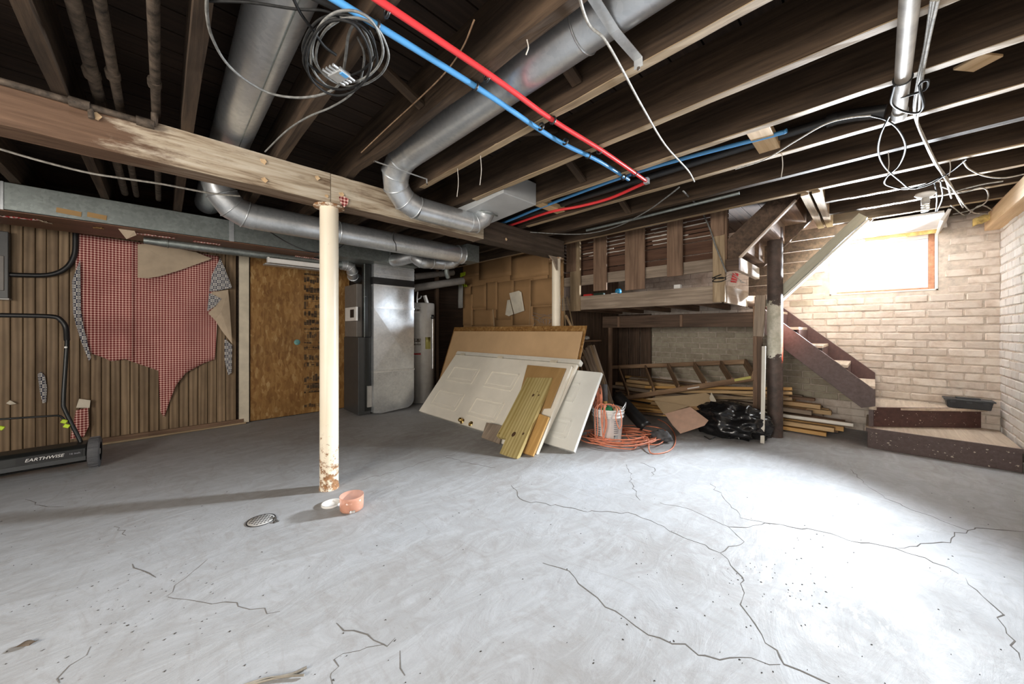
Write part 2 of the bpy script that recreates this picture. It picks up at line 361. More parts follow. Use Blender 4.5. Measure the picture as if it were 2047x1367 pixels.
def mat_beam():
    """brown timber with an old coat of pale wash flaking off the middle of its length (local X)"""
    t = NT('timber_with_flaking_wash'); v = t.coords((2.0, 30, 30), False); g = t.noise(v, 1.0, 6, 0.62, 0.5)
    vb = t.coords((1, 1, 1), False); x = sep(t, vb)[0]
    brown = t.ramp(g, [(0.3, (0.075, 0.042, 0.026)), (0.7, (0.175, 0.105, 0.066))])
    pale = t.ramp(g, [(0.32, (0.15, 0.10, 0.062)), (0.46, (0.40, 0.325, 0.235)), (0.68, (0.60, 0.54, 0.44))])
    n = t.noise(t.coords((2.0, 7, 7), False), 1.6, 7, 0.7)
    xa = t.math('ADD', x, t.math('MULTIPLY', t.math('SUBTRACT', n, 0.5), 1.1))
    k = t.math('MULTIPLY', t.ramp(t.math('MULTIPLY', t.math('SUBTRACT', xa, BEAM_A-0.06), 6.0), [(0, (0,)*3), (1, (1,)*3)]), t.math('LESS_THAN', x, BEAM_B))
    fl = t.math('MULTIPLY', t.ramp(n, [(0.30, (0.3,)*3), (0.46, (1,)*3)]), t.math('ADD', t.math('MULTIPLY', t.math('LESS_THAN', sep(t, vb)[1], -0.064), 0.75), 0.25))
    col = t.mix(t.math('MULTIPLY', k, fl), brown, pale)
    end = t.math('GREATER_THAN', x, BEAM_B)
    col = t.mix(end, col, t.ramp(g, [(0.3, (0.035, 0.024, 0.018)), (0.7, (0.085, 0.06, 0.045))]))
    t.bump(g, 0.55, 0.005); return t.out(col, 0.75, spec=0.25)
def mat_gingham():
    t = NT('red_white_gingham'); v = t.coords(rand=False); x, y, z = sep(t, v)
    def wv(c, s): return t.math('GREATER_THAN', t.math('FRACT', t.math('MULTIPLY', c, s)), 0.36)
    a = wv(t.math('ADD', x, 10), 47); b = wv(t.math('ADD', z, 10), 47)
    s = t.math('ADD', a, b)
    col = t.ramp(t.math('MULTIPLY', s, 0.5), [(0.0, (0.90, 0.74, 0.66)), (0.4, (0.70, 0.35, 0.30)), (0.9, (0.19, 0.035, 0.035))])
    col = t.mix(t.ramp(t.noise(v, 2.5, 4), [(0.45, (0, 0, 0)), (0.8, (0.5,)*3)]), col, (0.16, 0.05, 0.05))
    return t.out(col, 0.9, spec=0.1)
M['gingham'] = mat_gingham()
def mat_snow():
    t = NT('navy_white_snowflake_check'); v = t.coords((31, 31, 31), False); x, y, z = sep(t, v)
    fx = t.math('SUBTRACT', t.math('FRACT', t.math('ADD', x, 100)), 0.5); fz = t.math('SUBTRACT', t.math('FRACT', t.math('ADD', z, 100)), 0.5)
    par = t.math('GREATER_THAN', t.math('FRACT', t.math('MULTIPLY', t.math('ADD', t.math('FLOOR', t.math('ADD', x, 100)), t.math('FLOOR', t.math('ADD', z, 100))), 0.5)), 0.25)
    ang = t.math('ARCTAN2', fx, fz); star = t.math('GREATER_THAN', t.math('ABSOLUTE', t.math('COSINE', t.math('MULTIPLY', ang, 4))), 0.72)
    rad = t.math('SQRT', t.math('ADD', t.math('MULTIPLY', fx, fx), t.math('MULTIPLY', fz, fz)))
    st = t.math('MULTIPLY', star, t.math('LESS_THAN', rad, 0.38))
    ck = t.math('ABSOLUTE', t.math('SUBTRACT', par, st))
    col = t.mix(ck, (0.62, 0.60, 0.56), (0.02, 0.024, 0.055))
    return t.out(col, 0.9, spec=0.1)
M['snow'] = mat_snow()
def mat_card(name, c):
    t = NT(name); v = t.coords(); n = t.noise(v, 2.5, 5, 0.6, 0.6); r = t.n('ShaderNodeObjectInfo').outputs['Random']
    col = t.ramp(n, [(0.3, tuple(x*0.78 for x in c)), (0.7, c)]); col = t.mix(t.math('MULTIPLY', r, 0.35), col, tuple(x*0.55 for x in c))
    t.bump(t.noise(t.coords((1, 1, 60)), 1, 2), 0.06, 0.002); return t.out(col, 0.75, spec=0.25)
M['card'] = mat_card('brown_cardboard', (0.43, 0.255, 0.12)); M['card_light'] = mat_card('pale_cardboard', (0.60, 0.45, 0.28))
def mat_glass(name, c, a=0.9, rough=0.02):
    t = NT(name); tr = t.n('ShaderNodeBsdfTransparent'); tr.inputs[0].default_value = (*c, 1); gl = t.n('ShaderNodeBsdfGlossy'); gl.inputs['Roughness'].default_value = rough
    mx = t.n('ShaderNodeMixShader'); mx.inputs[0].default_value = 1-a; t.L(tr.outputs[0], mx.inputs[1]); t.L(gl.outputs[0], mx.inputs[2])
    t.L(mx.outputs[0], t.t.nodes['Material Output'].inputs['Surface']); return t.m
M['glass'] = mat_glass('window_glass', (0.97, 0.98, 1.0), 0.95)
def mat_plastic_clear(name, c, alpha):
    t = NT(name); b = t.b; b.inputs['Base Color'].default_value = (*c, 1); b.inputs['Roughness'].default_value = 0.12; b.inputs['Alpha'].default_value = alpha; return t.m
M['peach'] = mat_plastic_clear('translucent_peach_plastic', (0.88, 0.46, 0.32), 0.42)
M['poly'] = mat_plastic_clear('dusty_polythene', (0.55, 0.55, 0.52), 0.55)
# ------------------------------------------------------------------ the room shell
XW, YL, YR, XB = 5.2, 4.98, -0.777, -2.6       # stair-window wall, panelled wall, right wall, rear wall
XC = 3.71                                       # cardboard partition and front of the stair landing
ZJ, JD = 2.053, 0.24; ZS = ZJ+JD                # joist underside, joist depth, subfloor
floor = MB().box((XB-.2, YR-.2, -0.12), (XW+.2, YL+.2, 0)).build('floor', M['concrete'], kind='structure', mw=Matrix.Identity(4))
def crack(pts, w=0.004):
    P = [at(u, v, Z=0) for u, v in pts]; Q = [P[0]]
    for a, b in zip(P, P[1:]):
        n = max(2, int((b-a).length/0.035))
        for k in range(1, n+1):
            q = a.lerp(b, k/n)
            if k < n: q += Vector((random.uniform(-1, 1), random.uniform(-1, 1), 0))*0.015
            Q.append(q)
    m = MB(); n = len(Q); vs = []
    for i, q in enumerate(Q):
        t = (Q[min(i+1, n-1)]-Q[max(i-1, 0)]).normalized(); s = Vector((-t.y, t.x, 0)); e = w*random.uniform(0.1, 1.0)*(0.25 if i in (0, n-1) else 1)
        vs += [q+s*e/2, q-s*e/2]
    top = [Vector((p.x, p.y, 0.0008)) for p in vs]; bot = [Vector((p.x, p.y, -0.004)) for p in vs]
    N = len(vs); fs = []
    for i in range(n-1):
        a, b, c, d = 2*i, 2*i+1, 2*i+3, 2*i+2
        fs += [(a, b, c, d), (a+N, d+N, c+N, b+N), (a, d, d+N, a+N), (b, b+N, c+N, c)]
    fs += [(0, N, N+1, 1), (N-2, N-1, 2*N-1, 2*N-2)]
    m.add(top+bot, fs); m.build('crack', M['crack'], floor)
for pts, w in [
  ([(1022,970),(1046,1000),(1090,1006),(1160,1020),(1255,1024),(1300,1040),(1370,1076),(1440,1105)], .006),
  ([(1440,1105),(1488,1083),(1455,1052),(1380,1018),(1320,1005)], .005),
  ([(1440,1105),(1470,1140),(1487,1160),(1488,1185),(1480,1208),(1508,1245),(1530,1285),(1560,1315),(1600,1340),(1660,1367)], .006),
  ([(1455,1053),(1560,1048),(1640,1062),(1720,1085),(1790,1096),(1850,1115),(1916,1147)], .007),
  ([(1790,1095),(1850,1086),(1900,1085),(1908,1064),(1935,1060),(1950,1055),(2047,1063)], .006),
  ([(1280,925),(1308,935),(1302,952)], .005), ([(1252,928),(1272,985),(1280,1000)], .004), ([(1700,938),(1725,965),(1780,1000),(1880,1040),(1935,1060)], .004),
  ([(1085,1125),(1120,1135),(1150,1155),(1195,1195),(1250,1235),(1320,1275),(1370,1287),(1410,1310),(1560,1328)], .005),
  ([(1930,1155),(1985,1210),(2010,1255),(2020,1290),(2040,1320)], .005),
  ([(673,1245),(735,1268),(768,1288),(790,1275)], .005), ([(768,1288),(720,1300),(668,1318),(663,1345),(665,1367)], .003),
  ([(50,998),(70,1009),(128,1013)], .004), ([(228,1052),(252,1070)], .004), ([(265,1127),(290,1142),(312,1154)], .004),
  ([(332,1193),(350,1170),(415,1118)], .003), ([(335,1193),(372,1198),(450,1203),(500,1218),(560,1222)], .003),
  ([(120,1365),(140,1330),(182,1292)], .004), ([(720,960),(800,940),(870,915),(910,908)], .003), ([(890,912),(930,924),(990,935)], .003),
  ([(800,1300),(810,1350)], .003), ([(1420,965),(1450,1000),(1480,1035),(1540,1048)], .003)]: crack(pts, w)
# small pits and crumbs of concrete, too many to count
m = MB()
for k in range(300):
    if k < 190: u, v = random.uniform(0, 2047), random.uniform(960, 1367)
    elif k < 250: u, v = random.gauss(1560, 80), random.gauss(1165, 45)
    else: u, v = random.gauss(300, 90), random.gauss(1200, 50)
    if v < 940: continue
    p = at(u, v, Z=0); r = random.uniform(0.0015, 0.006)*(0.6+0.4*random.random()); a = random.uniform(0, 6.28); e = random.uniform(0.3, 0.8)
    ring = [p+Vector((math.cos(a)*math.cos(t)*r-math.sin(a)*math.sin(t)*r*e, math.sin(a)*math.cos(t)*r+math.cos(a)*math.sin(t)*r*e, 0)) for t in (0, 1.05, 2.1, 3.14, 4.2, 5.25)]
    m.add(ring+[p+Vector((0, 0, 0.0025))], [(i, (i+1) % 6, 6) for i in range(6)])
m.build('grit', M['debris'], floor, kind='stuff', fix=False)
# --- ceiling: subfloor boards, joists, bridging
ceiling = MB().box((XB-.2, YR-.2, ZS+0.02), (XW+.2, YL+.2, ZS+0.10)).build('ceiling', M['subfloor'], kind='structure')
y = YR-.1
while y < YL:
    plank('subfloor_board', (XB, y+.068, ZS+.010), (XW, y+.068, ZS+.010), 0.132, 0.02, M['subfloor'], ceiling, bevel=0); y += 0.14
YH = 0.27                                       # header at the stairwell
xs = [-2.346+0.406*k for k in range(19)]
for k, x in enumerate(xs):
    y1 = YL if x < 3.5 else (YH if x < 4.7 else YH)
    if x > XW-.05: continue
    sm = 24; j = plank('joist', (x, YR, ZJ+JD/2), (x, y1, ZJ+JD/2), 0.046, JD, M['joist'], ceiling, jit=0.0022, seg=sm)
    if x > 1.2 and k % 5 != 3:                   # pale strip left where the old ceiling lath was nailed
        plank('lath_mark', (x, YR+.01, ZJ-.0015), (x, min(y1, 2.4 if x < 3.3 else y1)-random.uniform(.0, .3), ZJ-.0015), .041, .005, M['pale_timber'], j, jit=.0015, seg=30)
    if 0.8 < x < 1.0:                            # one joist keeps a wavy bark edge
        for v in j.data.vertices:
            if v.co.z < 0: v.co.z += 0.022*max(0, math.sin(v.co.x*2.3+1.0))+0.008*math.sin(v.co.x*9); v.co.y += 0.006*math.sin(v.co.x*6)
for yy in (YH+.02, YH+.085):
    plank('header', (3.36, yy, ZJ+JD/2-.01), (XW, yy, ZJ+JD/2-.01), 0.045, JD+.02, M['pale_timber'], ceiling, jit=.001, seg=6)
def bridging(xa, xb, y, z0, z1): plank('bridging', (xa+.024, y, z0), (xb-.024, y, z1), 0.05, 0.02, M['joist'], ceiling, up=(0, 0, 1))
bridging(1.714, 2.12, 1.42, ZJ+.20, ZJ+.03); bridging(2.526, 2.932, 1.5, ZJ+.21, ZJ+.02); bridging(1.308, 1.714, 1.35, ZJ+.04, ZJ+.19); bridging(.902, 1.308, .9, ZJ+.2, ZJ+.06)
bridging(.496, .902, 1.5, ZJ+.2, ZJ+.05)
# fresh plywood patches and blocks let into the ceiling
plank('patch_block', at(1925, 140, Z=2.13), at(1985, 108, Z=2.13), 0.10, 0.012, M['new_pine'], ceiling)
plank('patch_block', at(1930, 180, Z=2.25), at(2010, 150, Z=2.25), 0.16, 0.012, M['plywood'], ceiling)
# --- window wall with its opening, brick by brick
WY0, WY1, WZ0, WZ1 = -0.425, 0.335, 1.425, 1.99
wall = MB()
for a, b in (((XW, YR-.2, 0), (XW+.28, WY0, ZS)), ((XW, WY1, 0), (XW+.28, YL+.2, ZS)), ((XW, WY0, 0), (XW+.28, WY1, WZ0)), ((XW, WY0, WZ1), (XW+.28, WY1, ZS))): wall.box(a, b)
wall_window = wall.build('wall_window', M['mortar'], kind='structure')
def brick_mesh(name, L, h, t, mat):
    m = MB(); m.box((-t, -L/2, -h/2), (t, L/2, h/2)); me = bpy.data.meshes.new(name)
    me.from_pydata([tuple(p) for p in m.v], [], m.f); bm = bmesh.new(); bm.from_mesh(me)
    bmesh.ops.bevel(bm, geom=list(bm.edges), offset=0.006, segments=1, affect='EDGES')
    for v in bm.verts: v.co += Vector((random.uniform(-1, 1)*.0016, random.uniform(-1, 1)*.003, random.uniform(-1, 1)*.0026))
    bm.to_mesh(me); bm.free(); me.materials.append(mat); return me
BW, BH, BJ = 0.206, 0.0635, 0.0095
def bricks(parent, axis, lo, hi, z0, z1, face, visible, matfn, sgn, skip=None):
    """lays a running bond; single bricks where visible() says so, the rest joined"""
    pool = {}; rest = MB(); n = 0; row = 0; z = z0
    while z < z1:
        s = lo-(row % 2)*(BW+BJ)/2-random.uniform(0, .02)
        while s < hi:
            L = BW*random.uniform(.94, 1.03); a, b = max(s, lo), min(s+L, hi); s += L+BJ
            if b-a < 0.03: continue
            c = (a+b)/2; zc = z+BH/2
            if skip and skip(a, b, zc): continue
            mk = matfn(c, zc)
            out = random.uniform(0.003, 0.009)
            if visible(c, zc) and n < 300:
                q = round((b-a)*40)/40
                key = (mk, q, random.randrange(3))
                if key not in pool: pool[key] = brick_mesh('brick', 1.0 if False else q, BH, 0.012, M[mk])
                o = bpy.data.objects.new('brick', pool[key]); p = Vector((face+sgn*(0.012-out), c, zc)) if axis == 'Y' else Vector((c, face+sgn*(0.012-out), zc))
                sc = (b-a)/q
                mw = Matrix.Translation(p) @ Matrix.Rotation(random.gauss(0, .006), 4, 'X' if axis == 'Y' else 'Y') @ (Matrix.Identity(4) if axis == 'Y' else Matrix.Rotation(R(90), 4, 'Z')) @ Matrix.Diagonal((1, sc, 1, 1))
                link(o, parent, mw); n += 1
            elif axis == 'Y': rest.box((face-sgn*out, a, z), (face+sgn*.01, b, z+BH))
            else: rest.box((a, face-sgn*out, z), (b, face+sgn*.01, z+BH))
        z += BH+BJ; row += 1
    if rest.v: rest.build('brickwork', M['brick_white'], parent, kind='stuff')
    return n
def vis_w(y, z):
    if y < 0.62: return z > 0.30
    return 0.33 < z < 1.22 and y < 2.42
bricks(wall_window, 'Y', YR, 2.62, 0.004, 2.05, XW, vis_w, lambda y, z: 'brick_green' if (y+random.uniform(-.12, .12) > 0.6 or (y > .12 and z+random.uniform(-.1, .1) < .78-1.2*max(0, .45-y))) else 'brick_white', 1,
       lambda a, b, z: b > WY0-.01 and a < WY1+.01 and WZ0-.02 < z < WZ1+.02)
# --- window: reveal, frame, pane, peeling head trim
win = thing('window_1', None, None, (XW, (WY0+WY1)/2, WZ0), kind='structure')
m = MB(); e = .012
for a, b in (((XW-.004, WY0, WZ0), (XW+.26, WY0+e, WZ1)), ((XW-.004, WY1-e, WZ0), (XW+.26, WY1, WZ1)), ((XW-.004, WY0, WZ0), (XW+.26, WY1, WZ0+e)), ((XW-.004, WY0, WZ1-e), (XW+.26, WY1, WZ1))): m.box(a, b)
m.build('window_reveal', M['drywall'], win)
M['win_frame'] = wood('red_brown_window_frame', (0.20, 0.085, 0.045), (0.38, 0.18, 0.10), 0.55, stain=.2)
fx = XW+.09; m = MB(); t = .04
m.box((fx, WY0+e, WZ0+e), (fx+.04, WY0+e+t, WZ1-e)).box((fx, WY0+e+t, WZ0+e), (fx+.04, WY1-e-t, WZ0+e+t*.6))
m.build('window_frame', M['win_frame'], win, bevel=.004)
MB().box((fx, WY1-e-t, WZ0+e), (fx+.04, WY1-e, WZ1-e)).box((fx, WY0+e+t, WZ1-e-t), (fx+.04, WY1-e-t, WZ1-e)).build('painted_frame', M['drywall'], win, bevel=.004)
MB().box((fx+.018, WY0+e+t, WZ0+e+t*.6), (fx+.022, WY1-e-t, WZ1-e-t)).build('pane', M['glass'], win)
MB().sheet(lambda a, b: Vector((XW-.012, WY0-.015+(WY1-WY0)*.66*a, WZ1-.03+.045*b+.010*mnoise.noise(Vector((a*9, b*3, 1))))), 24, 3, (.010, 0, 0)).build('peeling_trim', M['insulation'], win)
# --- right wall (bricked where it can be seen; the unseen window is added for fill light)
wall = MB(); RZ0, RZ1, RX0, RX1 = 1.0, 1.9, -2.05, -0.35
for a, b in (((XB-.2, YR-.2, 0), (RX0, YR, ZS)), ((RX1, YR-.2, 0), (XW, YR, ZS)), ((RX0, YR-.2, 0), (RX1, YR, RZ0)), ((RX0, YR-.2, RZ1), (RX1, YR, ZS))): wall.box(a, b)
wall_right = wall.build('wall_right', M['mortar'], kind='structure')
bricks(wall_right, 'X', 2.6, XW, 0.004, 1.93, YR, lambda x, z: x > 4.25, lambda x, z: 'brick_bright', -1)
plank('sill_plate', (2.2, YR+.035, 1.985), (XW-.02, YR+.035, 1.985), 0.11, 0.13, M['new_pine'], wall_right)
win2 = thing('added_window_2', None, None, ((RX0+RX1)/2, YR, RZ0), kind='structure')
m = MB(); m.box((RX0, YR-.14, RZ0), (RX0+.05, YR-.1, RZ1)).box((RX1-.05, YR-.14, RZ0), (RX1, YR-.1, RZ1)).box((RX0+.05, YR-.14, RZ0), (RX1-.05, YR-.1, RZ0+.05)).box((RX0+.05, YR-.14, RZ1-.05), (RX1-.05, YR-.1, RZ1)).build('window_frame', M['white_paint'], win2)
# --- rear wall with a second unseen window, added for fill light
wall = MB(); BY0, BY1 = -0.45, 1.25
for a, b in (((XB-.2, YR, 0), (XB, BY0, ZS)), ((XB-.2, BY1, 0), (XB, YL, ZS)), ((XB-.2, BY0, 0), (XB, BY1, RZ0)), ((XB-.2, BY0, RZ1), (XB, BY1, ZS))): wall.box(a, b)
wall.build('wall_rear', M['mortar'], kind='structure')
win3 = thing('added_window_3', None, None, (XB, (BY0+BY1)/2, RZ0), kind='structure')
m = MB(); m.box((XB-.14, BY0, RZ0), (XB-.1, BY0+.05, RZ1)).box((XB-.14, BY1-.05, RZ0), (XB-.1, BY1, RZ1)).box((XB-.14, BY0+.05, RZ0), (XB-.1, BY1-.05, RZ0+.05)).box((XB-.14, BY0+.05, RZ1-.05), (XB-.1, BY1-.05, RZ1)).build('window_frame', M['white_paint'], win3)
# --- panelled wall on the left
wall_left = MB().box((XB-.2, YL+.02, 0), (XW, YL+.22, ZS)).build('wall_left', M['subfloor'], kind='structure')
seams = [-140,-105,-72,-40,-10,21,46,71,93,117,139,160,181,203,221,241,260,278,298,318,338,358,377,396,415,433,451,472]
for a, b in zip(seams, seams[1:]):
    x0, x1 = at(a, 700, Y=YL).x, at(b, 700, Y=YL).x
    plank('panel_plank', ((x0+x1)/2, YL+.006, 0.0), ((x0+x1)/2, YL+.006, 1.95), x1-x0-.004, 0.020+random.uniform(0, .004), M['panel_pine'], wall_left, up=(0, -1, 0), bevel=.004)
x0, x1 = at(477, 700, Y=YL).x, at(497, 700, Y=YL).x
plank('trim_board', ((x0+x1)/2, YL-.02, .008), ((x0+x1)/2, YL-.02, 1.9), x1-x0, 0.03, M['cream_trim'], wall_left, up=(0, -1, 0))
x0, x1 = at(500, 700, Y=YL).x, at(698, 700, Y=YL).x
osb = MB().box((x0, YL-.004, .01), (x1, YL+.016, 1.9)).build('osb_panel', M['osb'], wall_left)
p = at(594, 684, Y=YL-.005); MB().lathe(p, [(0, -.0012), (.034, -.0012), (.034, .001)], 20, 'Y').build('paint_dot', M['teal'], osb)
m = MB()                                        # faded column of mill stamps printed on the sheet
ua, ub = at(608, 700, Y=YL-.005).x, at(640, 700, Y=YL-.005).x; z = .06
while z < 1.75:
    h = random.uniform(.03, .11); x = ua
    if random.random() < .82:
        while x < ub-.012:
            w = random.uniform(.008, .035)
            if random.random() < .8: m.box((x, YL-.0055, z+random.uniform(0, .4)*h), (min(x+w, ub), YL-.0035, z+h*random.uniform(.5, 1)))
            x += w+random.uniform(.002, .008)
        for q in range(random.randrange(1, 4)):
            zz = z+random.uniform(0, h); m.box((ua, YL-.0055, zz), (ub, YL-.0035, zz+.004))
    z += h+random.uniform(.004, .02)
m.build('stamped_print', M['ink'], osb)
for a, b, z in ((at(205, 880, Y=YL-.05).x, at(300, 880, Y=YL-.05).x, .03), (at(296, 880, Y=YL-.05).x, at(490, 850, Y=YL-.05).x, .028), (XB, at(202, 880, Y=YL-.05).x, .03)):
    plank('baseboard', (a, YL-.03, z), (b-.01, YL-.03, z), .055, .02, M['brown_board'], wall_left, up=(0, -1, 0))
plank('quarter_round', (at(200, 880, Y=YL-.07).x, YL-.075, .012), (at(492, 850, Y=YL-.07).x, YL-.06, .012), .02, .018, M['pale_timber'], wall_left)
# --- partition clad with flattened cardboard boxes
wall_card = MB().box((XC+.03, 2.86, 0), (XC+.12, YL, ZS)).build('wall_cardboard', M['dark_board'], kind='structure')
def card(u0, v0, u1, v1, mat='card', lift=.0, warp=.002):
    a, b = at(u0, v0, X=XC), at(u1, v1, X=XC); y0, y1, z0, z1 = a.y, b.y, a.z, b.z; sd = random.random()*50
    return MB().sheet(lambda s, t: Vector((XC+.012-lift-warp*abs(mnoise.noise(Vector((s*2, t*2, sd)))), y0+(y1-y0)*s+.003*mnoise.noise(Vector((t*4, sd, s))), z0+(z1-z0)*t+.003*mnoise.noise(Vector((s*4, 1, sd))))), 5, 5, (.005, 0, 0)).build('cardboard_panel', M[mat], wall_card)
card(880, 500, 1125, 722, lift=-.008)
for r in ((957,560,1021,505),(1019,560,1096,498),(1094,556,1125,520),(898,560,958,520),(924,590,942,566),(940,616,972,568),(971,620,993,562),(991,640,1026,560),(1024,650,1064,556),(1060,612,1122,552),
          (922,650,944,588),(942,652,988,616),(1064,655,1122,610),(986,655,1066,632)): card(*r, lift=random.uniform(0, .004))
card(884, 625, 924, 560, 'card', .012); 
plank('torn_flap', at(985, 618, X=XC-.006), at(988, 652, X=XC-.006), .018, .003, M['card_light'], wall_card, up=(-1, 0, 0))
plank('torn_flap', at(1061, 600, X=XC-.008), at(1058, 650, X=XC-.008), .008, .003, M['card_light'], wall_card, up=(-1, .3, 0))
plank('torn_flap', at(943, 621, X=XC-.006), at(942, 652, X=XC-.006), .006, .003, M['card_light'], wall_card, up=(-1, 0, 0))
def print_line(pts, w=.0022):                   # faded emblem printed on one carton
    P = [at(u, v, X=XC-.014) for u, v in pts]
    return MB().tube(smooth_path(P, 5), w, 4)
for pts in (((1063,630),(1075,633),(1085,640)),((1063,636),(1076,640),(1086,645)),((1121,628),(1110,632),(1099,640)),((1121,634),(1110,638),(1098,645)),((1080,646),(1076,640),(1082,634),(1092,631),(1102,634),(1107,640),(1103,648)),
            ((1088,648),(1086,640),(1090,637)),((1092,649),(1092,636)),((1097,648),(1099,640),(1095,637)),((1066,625),(1080,629),(1090,629)),((1096,629),(1106,628),(1119,623)),((1070,645),(1066,652)),((1112,644),(1118,651))):
    print_line(pts).build('printed_emblem', M['grey_print'], wall_card)
# --- dark boarded partition at the left end of the landing
wall_partition = MB().box((XC+.05, 2.87, 0), (XW, 2.93, ZS)).build('wall_partition', M['subfloor'], kind='structure')
x = XC+.04
while x < XW-.02:
    w = random.uniform(.15, .2); x1 = min(x+w, XW-.01)
    plank('partition_board', ((x+x1)/2, 2.862, .0), ((x+x1)/2, 2.862, 2.05), x1-x-.004, .018, M['dark_board'], wall_partition, up=(0, -1, 0)); x = x1
# ------------------------------------------------------------------ main beam and posts
BY0b, BY1b, BZ0 = 2.45, 2.595, 1.863; BYC = (BY0b+BY1b)/2
bx = [XB, at(661, 380, Y=BY0b).x, at(967, 470, Y=BY0b).x, at(1128, 500, Y=BY0b).x]
beam = thing('main_beam', 'long weathered timber beam carrying the ceiling joists, on two cream posts', 'beam', (0.35, BYC, BZ0))
BEAM_A = at(300, 300, Y=BY0b).x-(bx[0]+bx[1])/2; BEAM_B = 99.0
M['beam1'] = mat_beam(); BEAM_A = -99.0; M['beam2'] = mat_beam(); M['beam2'].name = 'pale_weathered_beam'
M['beam3'] = wood('dark_end_timber', (0.035, 0.025, 0.018), (0.11, 0.08, 0.06), .75)
for k in range(3):
    plank('beam_segment', (bx[k]+.002, BYC, (BZ0+ZJ)/2), (bx[k+1]-.002, BYC, (BZ0+ZJ)/2), BY1b-BY0b, ZJ-BZ0-.002, M['beam%d' % (k+1)], beam, jit=.002, seg=20)
def scrap(name, u, v, mat, pts, lbl=None, y=None):
    c = at(u, v, Y=(y or BY0b)-.006)
    return MB().prism([c+Vector((a*.01, -.002*abs(a), b*.01)) for a, b in pts], (0, .005, 0)).build(name, M[mat], beam, label=lbl)
scrap('cloth_scrap', 687, 402, 'gingham', ((-3,2),(0,3.4),(3,2),(2.4,-1.5),(0.4,-4),(-2,-1.5)), 'red and white checked cloth scrap')
for u, v, s in ((192, 232, 1.7), (527, 322, 1.6), (529, 360, 1.5), (634, 355, 1.5), (653, 392, 1.2), (683, 388, 1.6), (1012, 478, 1.2)):
    scrap('wood_chip', u, v, 'new_pine', [(a*s+random.uniform(-.3,.3), b*s+random.uniform(-.3,.3)) for a, b in ((-1,.4),(.2,1),(1,0),(.4,-1),(-.6,-.5))])
def post(name, label, c, r, z1, mat, flange):
    t = thing(name, label, 'post', c)
    MB().lathe(c, [(r*1.02, 0), (r, .01), (r, z1-.006)], 32).build('column', M[mat], t, fix=False)
    if flange:
        MB().lathe((c[0], c[1], z1-.014), [(.0, 0), (r*1.62, 0), (r*1.66, .006), (r*1.6, .013), (0, .013)], 28).build('cap_plate', M[mat], t)
        MB().lathe((c[0], c[1], 0.0), [(r*1.06, .0), (r*1.05, .02), (r*.9, .022)], 24).build('base_ring', M[mat], t)
    return t
pc = at(658, 700, Y=BYC); post('steel_post', 'cream painted steel post with rust at its foot, in the open floor', (pc.x, BYC, 0), .0565, BZ0, 'post', True)
pc2 = at(1112, 600, Y=BYC); post('steel_post', 'cream steel post behind the leaning doors', (pc2.x, BYC, 0), .049, BZ0, 'post', True)
MB().prism([(pc2.x-.19, BYC-.06, BZ0-.004), (pc2.x-.052, BYC-.06, BZ0-.004), (pc2.x-.052, BYC-.06, BZ0-.15), (pc2.x-.075, BYC-.06, BZ0-.12), (pc2.x-.12, BYC-.06, BZ0-.05)], (0, .02, 0)).build('corner_bracket', M['grey_board'], label='small weathered gusset between the beam and the post behind the doors', cat='bracket')
post('rusted_post', 'dark rusted post with patchy cream and orange paint beside the stairs', (4.30, .68, 0), .064, ZJ-.002, 'rust_post', False)
# ------------------------------------------------------------------ ducts
def ring(m, c, d, r, t=.0045, n=24):
    d = Vector(d).normalized(); u = d.orthogonal().normalized(); w = d.cross(u)
    return m.tube([Vector(c)+(u*math.cos(2*math.pi*k/n)+w*math.sin(2*math.pi*k/n))*r for k in range(n)], t, 5, closed=True)
def round_duct(parent, name, pts, r, mat='galv', seams=(), n=28, cap=True):
    o = MB().tube(pts, r, n, cap=cap).build(name, M[mat], parent, fix=False)
    if seams:
        for k, f in enumerate(seams):
            i = f; P = [Vector(p) for p in pts]; d = P[min(i+1, len(P)-1)]-P[max(i-1, 0)]
            ring(MB(), P[i], d, (r[i] if isinstance(r, list) else r)+.001).build('crimp_ring', M[mat], o, fix=False)
    return o
M['zinc'] = plain('matt_zinc', (0.50, 0.52, 0.53), .5, .25, .08, 4)
t = thing('round_duct', 'large round galvanised duct running between joists at upper left', 'duct', (.29, 2, 2.185))
round_duct(t, 'duct_pipe', [(.29, YR+.3, 2.185), (.29, 1.02, 2.185), (.29, 2.2, 2.185), (.29, 3.5, 2.185), (.29, 4.2, 2.185)], .094, seams=(1,))
MB().bar((.29+.02, YR+.3, 2.185-.0935), (.29+.02, 4.15, 2.185-.0935), .004, .003).build('lock_seam', M['galv_dull'], t)
t = thing('round_duct', 'round galvanised duct between joists that bends down to the beam', 'duct', (1.1, 1.3, 2.17))
DX = 1.105
elb = [(DX, 1.95, 2.165), (DX-.005, 2.13, 2.15), (DX+.005, 2.24, 2.10), (DX+.045, 2.31, 2.03), (DX+.115, 2.33, 1.965), (DX+.21, 2.335, 1.935)]
xe = at(950, 436, Y=2.335).x
round_duct(t, 'duct_pipe', [(DX, YR+.25, 2.165), (DX, .75, 2.165), (DX, 1.97, 2.165)], .094, seams=(1,))
round_duct(t, 'elbow', elb, [.092, .090, .088, .085, .083, .082], seams=(1, 2, 3, 4, 5))
round_duct(t, 'branch_pipe', [elb[-1], (xe-.06, 2.335, 1.935)], .080)
round_duct(t, 'end_elbow', [(xe-.07, 2.335, 1.935), (xe-.01, 2.33, 1.94), (xe+.05, 2.30, 1.985), (xe+.06, 2.26, 2.05)], [.083, .083, .08, .08], seams=(1,))
b = MB(); bx0, bx1 = 1.74, 2.095
b.prism([(bx0, 2.42, 2.0), (bx0, 1.86, 2.03), (bx0, 1.86, 2.2), (bx0, 2.42, 2.2)], (bx1-bx0, 0, 0))
